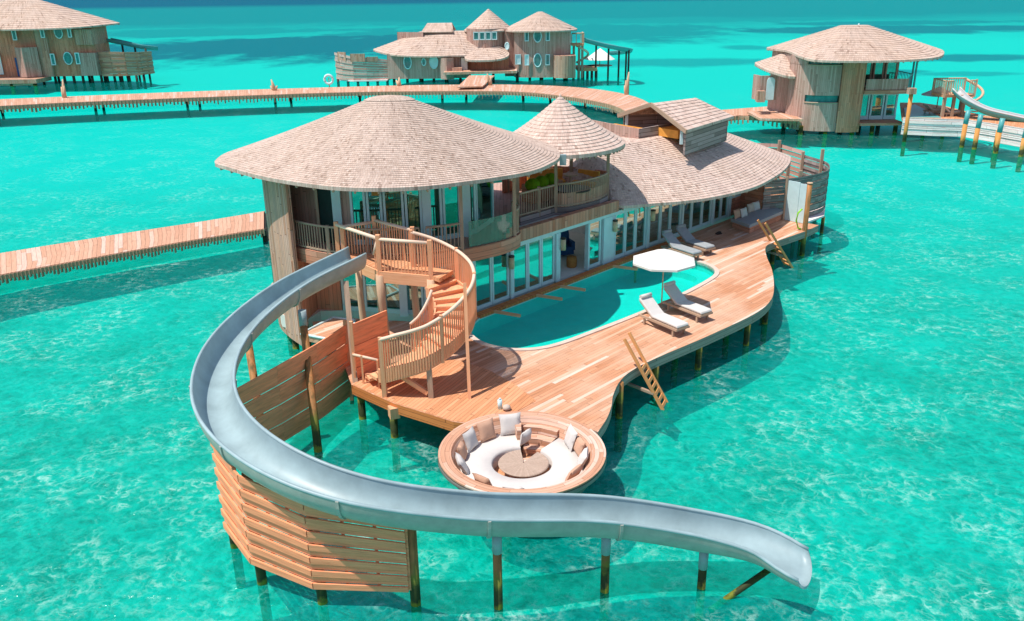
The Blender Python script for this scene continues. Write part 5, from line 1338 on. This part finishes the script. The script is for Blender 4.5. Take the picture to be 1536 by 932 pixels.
b = MB(); b.lathe([(2.0, -.05), (2.0, 0), (0, 0)], 20); b.build('float', 'jetty', u2_, False); 

# ---- left villa
Y = 138.0
lv = thing('overwater_villa', 'warm brown two-storey villa cut by the left edge with broad roof', 'villa', (X(60), Y, 0))
box_wall(lv, X(-120), X(146), Y, Y + 5, ZZ(115, 60), ZZ(40, 60) + .3, 'brownwood', 'wall', .3)
box_wall(lv, X(122), X(147.5), Y - .8, Y + 4, ZZ(114, 60), ZZ(80, 60), 'greywood', 'panel_wall'); box_wall(lv, X(121), X(146.5), Y - .7, Y + 4, ZZ(68, 60), ZZ(45, 60), 'tower', 'panel_wall')
box_wall(lv, X(62), X(80), Y - .7, Y + 3, ZZ(115, 60), ZZ(45, 60), 'tower', 'corner_wall')
ev3 = [Vector((X(168), Y + 5, ZZ(38, 60))), Vector((X(158), Y + .3, ZZ(39.5, 60))), Vector((X(140), Y - 1.8, ZZ(41, 60))), Vector((X(90), Y - 2.6, ZZ(42.5, 60))), Vector((X(0), Y - 2.8, ZZ(43, 60))), Vector((X(-100), Y - 2.5, ZZ(43, 60))), Vector((X(-140), Y + 5, ZZ(42, 60))), Vector((X(-60), Y + 14, ZZ(42, 60))), Vector((X(80), Y + 13, ZZ(41, 60)))]
ev3 = resample(spline(ev3, 6, True), 60, True); roof(lv, ev3, topring(ev3, Vector((X(10), Y + 5, ZZ(0, 60))), 4.2, .6), 16, 'rooffar', th=.16, step=.05, rowh=.5)
oval(lv, (X(97), Y - .3, ZZ(49, 60)), .6, .85, (0, -1, 0)); oval(lv, (X(104), Y - .3, ZZ(88, 60)), .65, .9, (0, -1, 0))
for px, a, c_2, w_ in ((76, 56, 44, .5), (116, 56, 43, .45), (84, 97, 81, .55), (121, 96, 80, .55), (34, 59, 44, .55)): fwin(lv, X(px), Y - .85, ZZ(a, 60), ZZ(c_2, 60), w_)
b = MB(); b.wall([(X(33), Y - 1.5), (X(48), Y - 2.4), (X(65), Y - 1.2)], ZZ(114, 60), ZZ(70, 60), .2); b.build('entry_screen', 'greywood', lv)
b = MB(); b.box((X(28), Y - .35, (ZZ(86, 60) + ZZ(114, 60)) / 2), (.75, .2, ZZ(86, 60) - ZZ(114, 60))); b.build('entry_door', 'blue', lv)
fwin(lv, X(-2), Y - .5, ZZ(110, 60), ZZ(78, 60), 1.2, ('white', 'plaster'))
b = MB(); b.slab([(X(-120), Y - 5), (X(71), Y - 4.5), (X(71), Y + .2), (X(-120), Y + .2)], ZZ(121, 60), ZZ(115, 60)); b.build('entry_deck', 'tower', lv)
for px in (-30, 3, 32, 66): pile(lv, X(px), Y - 4, ZZ(121, 60), .3, 'farpile')
b = MB()
for p, q in ((-28, 2), (2, 32), (32, 64)): b.beam((X(p), Y - 4, ZZ(122, 60)), (X(q), Y - 4, .2), .2, .2); b.beam((X(q), Y - 4.1, ZZ(122, 60)), (X(p), Y - 4.1, .2), .2, .2)
b.build('cross_brace', 'greybeam', lv)
stilts(lv, X(76), X(146), Y + .3, 6, 1.8); stilts(lv, X(-20), X(150), Y + 6, 8, 1.8)
ls = thing('slatted_screen', 'distant brown slatted screen at the right end of the left villa', 'fence', (X(180), Y, 0))
slats(ls, [Vector((X(148), Y + .2, 0)), Vector((X(168), Y - .3, 0)), Vector((X(188), Y, 0)), Vector((X(206), Y + 1.2, 0)), Vector((X(213), Y + 4, 0))], ZZ(116, 60), [ZZ(79, 60), ZZ(79, 60), ZZ(80, 60), ZZ(81, 60), ZZ(82, 60)], 9, .1, 'brownhoriz', .06, .04)
stilts(ls, X(150), X(206), Y + 1.4, 6, ZZ(115, 60))
s3 = thing('water_slide', 'distant teal slide chute behind the left villa screen', 'slide', (X(180), Y + 5, 0))
pth = resample(spline([Vector((X(147), Y + 5, ZZ(62, 60))), Vector((X(170), Y + 5, ZZ(67, 60))), Vector((X(192), Y + 5.5, ZZ(73, 60))), Vector((X(211), Y + 7, ZZ(77, 60)))], 8), 24)
trough(pth, 1.3, .5, .1, 'tealslide', 'tealslide', s3, False)
for px, zq in ((166, 68), (185, 74), (201, 78)): pile(s3, X(px), Y + 5, ZZ(zq, 60), .16, 'darkpile', name='support_pile')

# ---- right villa
Y = 81.0; XR = lambda p: fx(p, Y, 150); ZR = lambda p, px=1290: fz(p, Y, px)
rv = thing('overwater_villa', 'weathered two-storey villa at right with wide hip roof and glazed lower floor', 'villa', (XR(1270), Y, 0))
gw = spline([Vector((XR(1191), Y + 2.2, 0)), Vector((XR(1198), Y + .5, 0)), Vector((XR(1215), Y - .6, 0)), Vector((XR(1235), Y - 1.0, 0)), Vector((XR(1251), Y - 1.1, 0))], 4)
b = MB(); b.wall([xy(p) for p in gw], ZR(194), ZR(152), .15); b.wall([xy(p) for p in gw], ZR(141), ZR(96), .15); b.wall([xy(p) for p in gw[:7]], ZR(152), ZR(141), .15); b.wall([xy(p) for p in gw[:7]], ZR(97), ZR(84), .15); b.build('curved_wall', 'greywood', rv)
for z0_, z1_ in ((152, 141), (96, 86)):
    b = MB(); b.wall([(p.x, p.y + .3) for p in gw[6:]], ZR(z0_), ZR(z1_), .1); o = b.build('slit_window', 'farglass', rv)
    b = MB(); b.tube([(p.x, p.y - .02, ZR(z0_)) for p in gw[6:]], .06, 6); b.build('sill', 'greybeam', o)
b = MB(); b.wall([(XR(1251), Y - 1.3), (XR(1270), Y - 1.45), (XR(1286), Y - 1.2), (XR(1286), Y + 6)], ZR(195), ZR(84), .15); b.build('brown_wall', 'brownwood', rv)
box_wall(rv, XR(1195), XR(1350), Y + 1.2, Y + 9, ZR(186), ZR(84), 'greywood', 'core_wall')
b = MB(); b.slab([(XR(1287), Y - 1.4), (XR(1350), Y - 1.4), (XR(1356), Y + 2), (XR(1356), Y + 6), (XR(1287), Y + 6)], ZR(139), ZR(133.5)); b.build('balcony_floor', 'brownhoriz', rv)
b = MB(); b.slab([(XR(1285), Y - 1.6), (XR(1352), Y - 1.6), (XR(1352), Y + 3), (XR(1285), Y + 3)], ZR(185), ZR(181.5)); b.build('terrace_floor', 'brownhoriz', rv)
for a, c_2 in ((1288, 1309), (1310, 1331), (1332, 1351)): window(rv, (XR(a), Y + .6), (XR(c_2), Y + .6), ZR(181), ZR(141), ('white', 'glass'), nm=0, fr=.22, dep=.15)
for a, c_2 in ((1292, 1308), (1310, 1326), (1328, 1346)): window(rv, (XR(a), Y + .9), (XR(c_2), Y + .9), ZR(133), ZR(87), ('greywood', 'glass'), nm=0, fr=.16, dep=.12, name='upper_window')
b = MB(); b.wall([(XR(1288), Y - 1.3), (XR(1350), Y - 1.3)], ZR(133), ZR(117), .08); b.build('balcony_panel', 'greywood', rv)
railing(rv, [(XR(1350), Y - 1.3), (XR(1374), Y + 1.5), (XR(1374), Y + 6)], ZR(134), 1.15, [((XR(1366), Y - .2), ZR(87)), ((XR(1374), Y + 1.5), ZR(87))], mat='tealslide', gap=.3, bw=.05)
b = MB(); b.slab([(XR(1350), Y - 1.3), (XR(1372), Y + 1.2), (XR(1374), Y + 6), (XR(1350), Y + 6)], ZR(136.5), ZR(133.8)); b.build('balcony_floor', 'greybeam', rv)
evr = [Vector((XR(1193), Y + 4, ZR(80))), Vector((XR(1194), Y, ZR(84))), Vector((XR(1205), Y - 2.4, ZR(86.5))), Vector((XR(1260), Y - 3.2, ZR(87.5))), Vector((XR(1330), Y - 3.1, ZR(87))), Vector((XR(1385), Y - 2, ZR(84))), Vector((XR(1415), Y + 2.5, ZR(78))), Vector((XR(1400), Y + 9, ZR(80))), Vector((XR(1330), Y + 12.5, ZR(82))), Vector((XR(1230), Y + 12, ZR(82))), Vector((XR(1185), Y + 9, ZR(81)))]
evr = resample(spline(evr, 7, True), 72, True); o = roof(rv, evr, topring(evr, Vector((XR(1296), Y + 4.6, ZR(41.5))), 1.3, .4), 20, 'rooffar', th=.14, step=.04, rowh=.5)
b = MB(); b.cyl(XR(1303), Y + 4.6, ZR(42), ZR(39), .12, 8, .05); b.build('finial', 'white', o)
b = MB(); b.wall([(XR(1145), Y + 4), (XR(1150), Y + 2.6), (XR(1177), Y + 2.6)], ZR(156, 1160), ZR(118, 1160), .12); b.build('entry_wall', 'greywood', rv)
b = MB(); b.box((XR(1166), Y + 2.5, (ZR(155, 1160) + ZR(126, 1160)) / 2), (.75, .1, ZR(126, 1160) - ZR(155, 1160))); b.tube([(XR(1166), Y + 2.44, ZR(126.5, 1160)), (XR(1166), Y + 2.56, ZR(126.5, 1160))], .375, 16); b.build('arched_door', 'white', rv)
box_wall(rv, XR(1144), XR(1155), Y + 1.6, Y + 2.4, ZR(157, 1150), ZR(140, 1150), 'tower', 'store_box')
eq = resample(spline([Vector((XR(1157), Y + 5, ZR(107, 1170))), Vector((XR(1163), Y + 2, ZR(111, 1170))), Vector((XR(1185), Y + .8, ZR(117, 1170))), Vector((XR(1205), Y + 2, ZR(116, 1170))), Vector((XR(1205), Y + 8, ZR(107, 1170))), Vector((XR(1170), Y + 9, ZR(106, 1170)))], 5, True), 36, True)
roof(rv, eq, topring(eq, Vector((XR(1196), Y + 5, ZR(88, 1170))), .5, .3), 9, 'rooffar', th=.15, name='low_roof', step=.04, rowh=.5)
b = MB(); b.slab([(XR(1140), Y - .6), (XR(1200), Y - 1.4), (XR(1200), Y + 4), (XR(1140), Y + 4)], 1.35, 1.55); b.build('entry_deck', 'jetty', rv)
for px in (1203, 1240, 1280, 1310, 1345): pile(rv, XR(px), Y - .6, ZR(186), .2, 'farpile')
stilts(rv, XR(1200), XR(1350), Y + 4, 6, 1.6)
b = MB(); p = at(1356, 214, 0); b.tube([(p.x, p.y, -1.9), (p.x, p.y, fz(140, p.y, 1357))], .17, 10); o = b.build('corner_post', 'farpile', rv)
b = MB(); b.box((p.x, p.y, fz(137, p.y, 1357)), (.6, .6, .5)); b.build('capital', 'tower', o)
# deck of the right villa
rd = thing('timber_deck', 'small orange pool deck with white plank front beside the right villa', 'deck', (44, 76, 1.4))
zd = 1.7
front2 = [at(1353, 178, zd), at(1400, 180, zd), at(1445, 181, zd), at(1485, 187, zd), at(1540, 196, zd), at(1640, 208, zd)]
back2 = [at(1640, 192, zd), at(1536, 183, zd), at(1470, 172, zd), at(1420, 160, zd), at(1380, 154, zd), at(1350, 154, zd)]
b = MB(); b.slab([xy(p) for p in front2 + back2], zd - .2, zd); b.build('planking', 'landing', rd)
slats(rd, [Vector((p.x, p.y - .2, 0)) for p in front2], .3, 1.85, 6, .06, 'palehoriz', .06, .03, name='front_boards')
b = MB(); q = [at(1356, 163, zd + .02), at(1372, 157, zd + .02), at(1394, 168, zd + .02), at(1412, 177, zd + .02), at(1358, 176, zd + .02)]; b.slab([xy(p) for p in q], zd + .005, zd + .05); b.build('pool', 'poolwall', rd)
b = MB(); b.face([(p.x, p.y, zd + .056) for p in q]); o = b.build('pool_surface', 'tealslide', rd)
for px, py in ((1390, 205), (1420, 206), (1500, 225), (1580, 232)): p = at(px, py, 0); pile(rd, p.x, p.y + .8, 1.5, .16, 'farpile')
rt = thing('stair_tower', 'timber slide platform with railings and curved stair on the right deck', 'platform', (46, 78, zd))
p0, p1 = at(1416, 176, zd), at(1466, 178, zd); Y2 = p0.y; x0, x1 = p0.x - .3, p1.x + .1; zp = fz(143, Y2, 1440)
b = MB(); b.slab([(x0, Y2), (x1, Y2 + .3), (x1, Y2 + 2.4), (x0, Y2 + 2.4)], zp - .2, zp); b.build('platform', 'stair', rt)
rs = railing(rt, [(x0, Y2), (x0 + .7, Y2)], zp, 1.25, [((x0, Y2), zp + 1.35)], mat='logs', gap=.14, bw=.05, rail=.12)
railing(rt, [(x0, Y2 + .1), (x0, Y2 + 2.3), (x1, Y2 + 2.3)], zp, 1.25, [((x0, Y2 + 2.3), zp + 1.3), ((x1, Y2 + 2.3), zp + 1.3)], mat='logs', gap=.2, bw=.05, rail=.12)
railing(rt, [(x1 - .6, Y2 + .2), (x1, Y2 + .3)], zp, 1.25, [((x1, Y2 + .3), zp + 1.35)], mat='logs', gap=.14, bw=.05, rail=.12)
for x, y in ((x0 + .2, Y2 + .2), (x0 + 1.1, Y2 + .3), (x1 - .8, Y2 + .4), (x1 - .2, Y2 + 2)): b = MB(); b.beam((x, y, zd), (x, y, zp - .2), .24, .24); b.build('post', 'greybeam', rt)
b = MB(); b.tube([(x1 + .1 + 1.1 * math.cos(a), Y2 + 1.4 + 1.1 * math.sin(a), lerp(zp + 1.1, zd + 1.2, k / 14)) for k, a in enumerate([1.5 - i * .24 for i in range(15)])], .12, 8); b.build('stair_rail', 'logs', rt)
for k in range(10):
    a = 1.5 - k * .33; b = MB(); b.beam((x1 + .1 + .3 * math.cos(a), Y2 + 1.4 + .3 * math.sin(a), lerp(zp - .1, zd + .2, k / 9)), (x1 + .1 + 1.1 * math.cos(a), Y2 + 1.4 + 1.1 * math.sin(a), lerp(zp - .1, zd + .2, k / 9)), .3, .06); b.build('tread', 'stair', rt)
s4 = thing('water_slide', 'pale open slide dropping off the right edge on orange piles', 'slide', (50, 74, 0))
Ys = Y2 - .6
q4 = [Vector((atd(1435, 128, Ys + .8).x, Ys + .8, fz(132, Ys + .8, 1435))), Vector((atd(1450, 150, Ys).x, Ys, fz(147, Ys, 1450))), Vector((atd(1480, 160, Ys - 1).x, Ys - 1, fz(162, Ys - 1, 1480))), Vector((atd(1515, 172, Ys - 2).x, Ys - 2, fz(171, Ys - 2, 1515))), Vector((atd(1560, 180, Ys - 3.2).x, Ys - 3.2, fz(180, Ys - 3.2, 1560))), Vector((atd(1630, 190, Ys - 5).x, Ys - 5, fz(190, Ys - 5, 1630)))]
trough(resample(spline(q4, 8), 40), 1.35, .5, .08, 'farslide', 'tealslide', s4, False)
for px, py, tp in ((1442, 222, 166), (1461, 225, 172), (1493, 231, 178), (1531, 236, 186)):
    p = at(px, py, 0); zt = fz(tp, p.y, px); b = MB(); b.tube([(p.x, p.y, -1.9), (p.x, p.y, zt - 1.1)], .19, 10); o = b.build('support_pile', 'farpile', s4)
    b = MB(); b.tube([(p.x, p.y, zt - 1.12), (p.x + .12, p.y + .1, zt)], .2, 10); b.build('sleeve', 'tealslide', o)
up_ = at(1404, 168, zd); u3 = thing('parasol', 'white parasol behind the slide platform of the right villa', 'parasol', (up_.x, up_.y, zd))
b = MB(); b.lathe([(1.6, 1.55), (0, 2.35)], 8); b.build('canopy', 'canvas', u3, False); b = MB(); b.cyl(0, 0, 0, 2.3, .05, 8); b.build('pole', 'logs', u3, False)
l1 = at(1428, 169, zd + .3); l2_ = at(1403, 166, zd + .3)
for p, mt_, lab in ((l1, 'cushion', 'white lounger on the right villa deck behind platform posts'), (l2_, 'beige', 'brown lounger on the right villa deck left of platform')):
    t = thing('sun_lounger', lab, 'sun lounger', (p.x, p.y, zd), RAD(100), 'loungers on the right villa deck')
    b = MB(); b.box((0, 0, .3), (.8, 2.0, .12)); b.build('frame', 'greybeam', t, False)
    b = MB(); b.box((0, -.2, .42), (.75, 1.4, .12)); b.beam((0, .5, .42), (0, 1.1, .9), .75, .12, (0, -1, 1)); b.build('cushion', mt_, t, False)
    for x in (-.35, .35):
        b = MB(); b.beam((x, -.8, 0), (x, -.8, .25), .08, .08); b.beam((x, .8, 0), (x, .8, .25), .08, .08); b.build('leg', 'greybeam', t, False)

# ================================================================ LAGOON WATER
mb = MB()
for a, b in zip(ys, ys[1:]): mb.face([(-S, a, WL), (S, a, WL), (S, b, WL), (-S, b, WL)])
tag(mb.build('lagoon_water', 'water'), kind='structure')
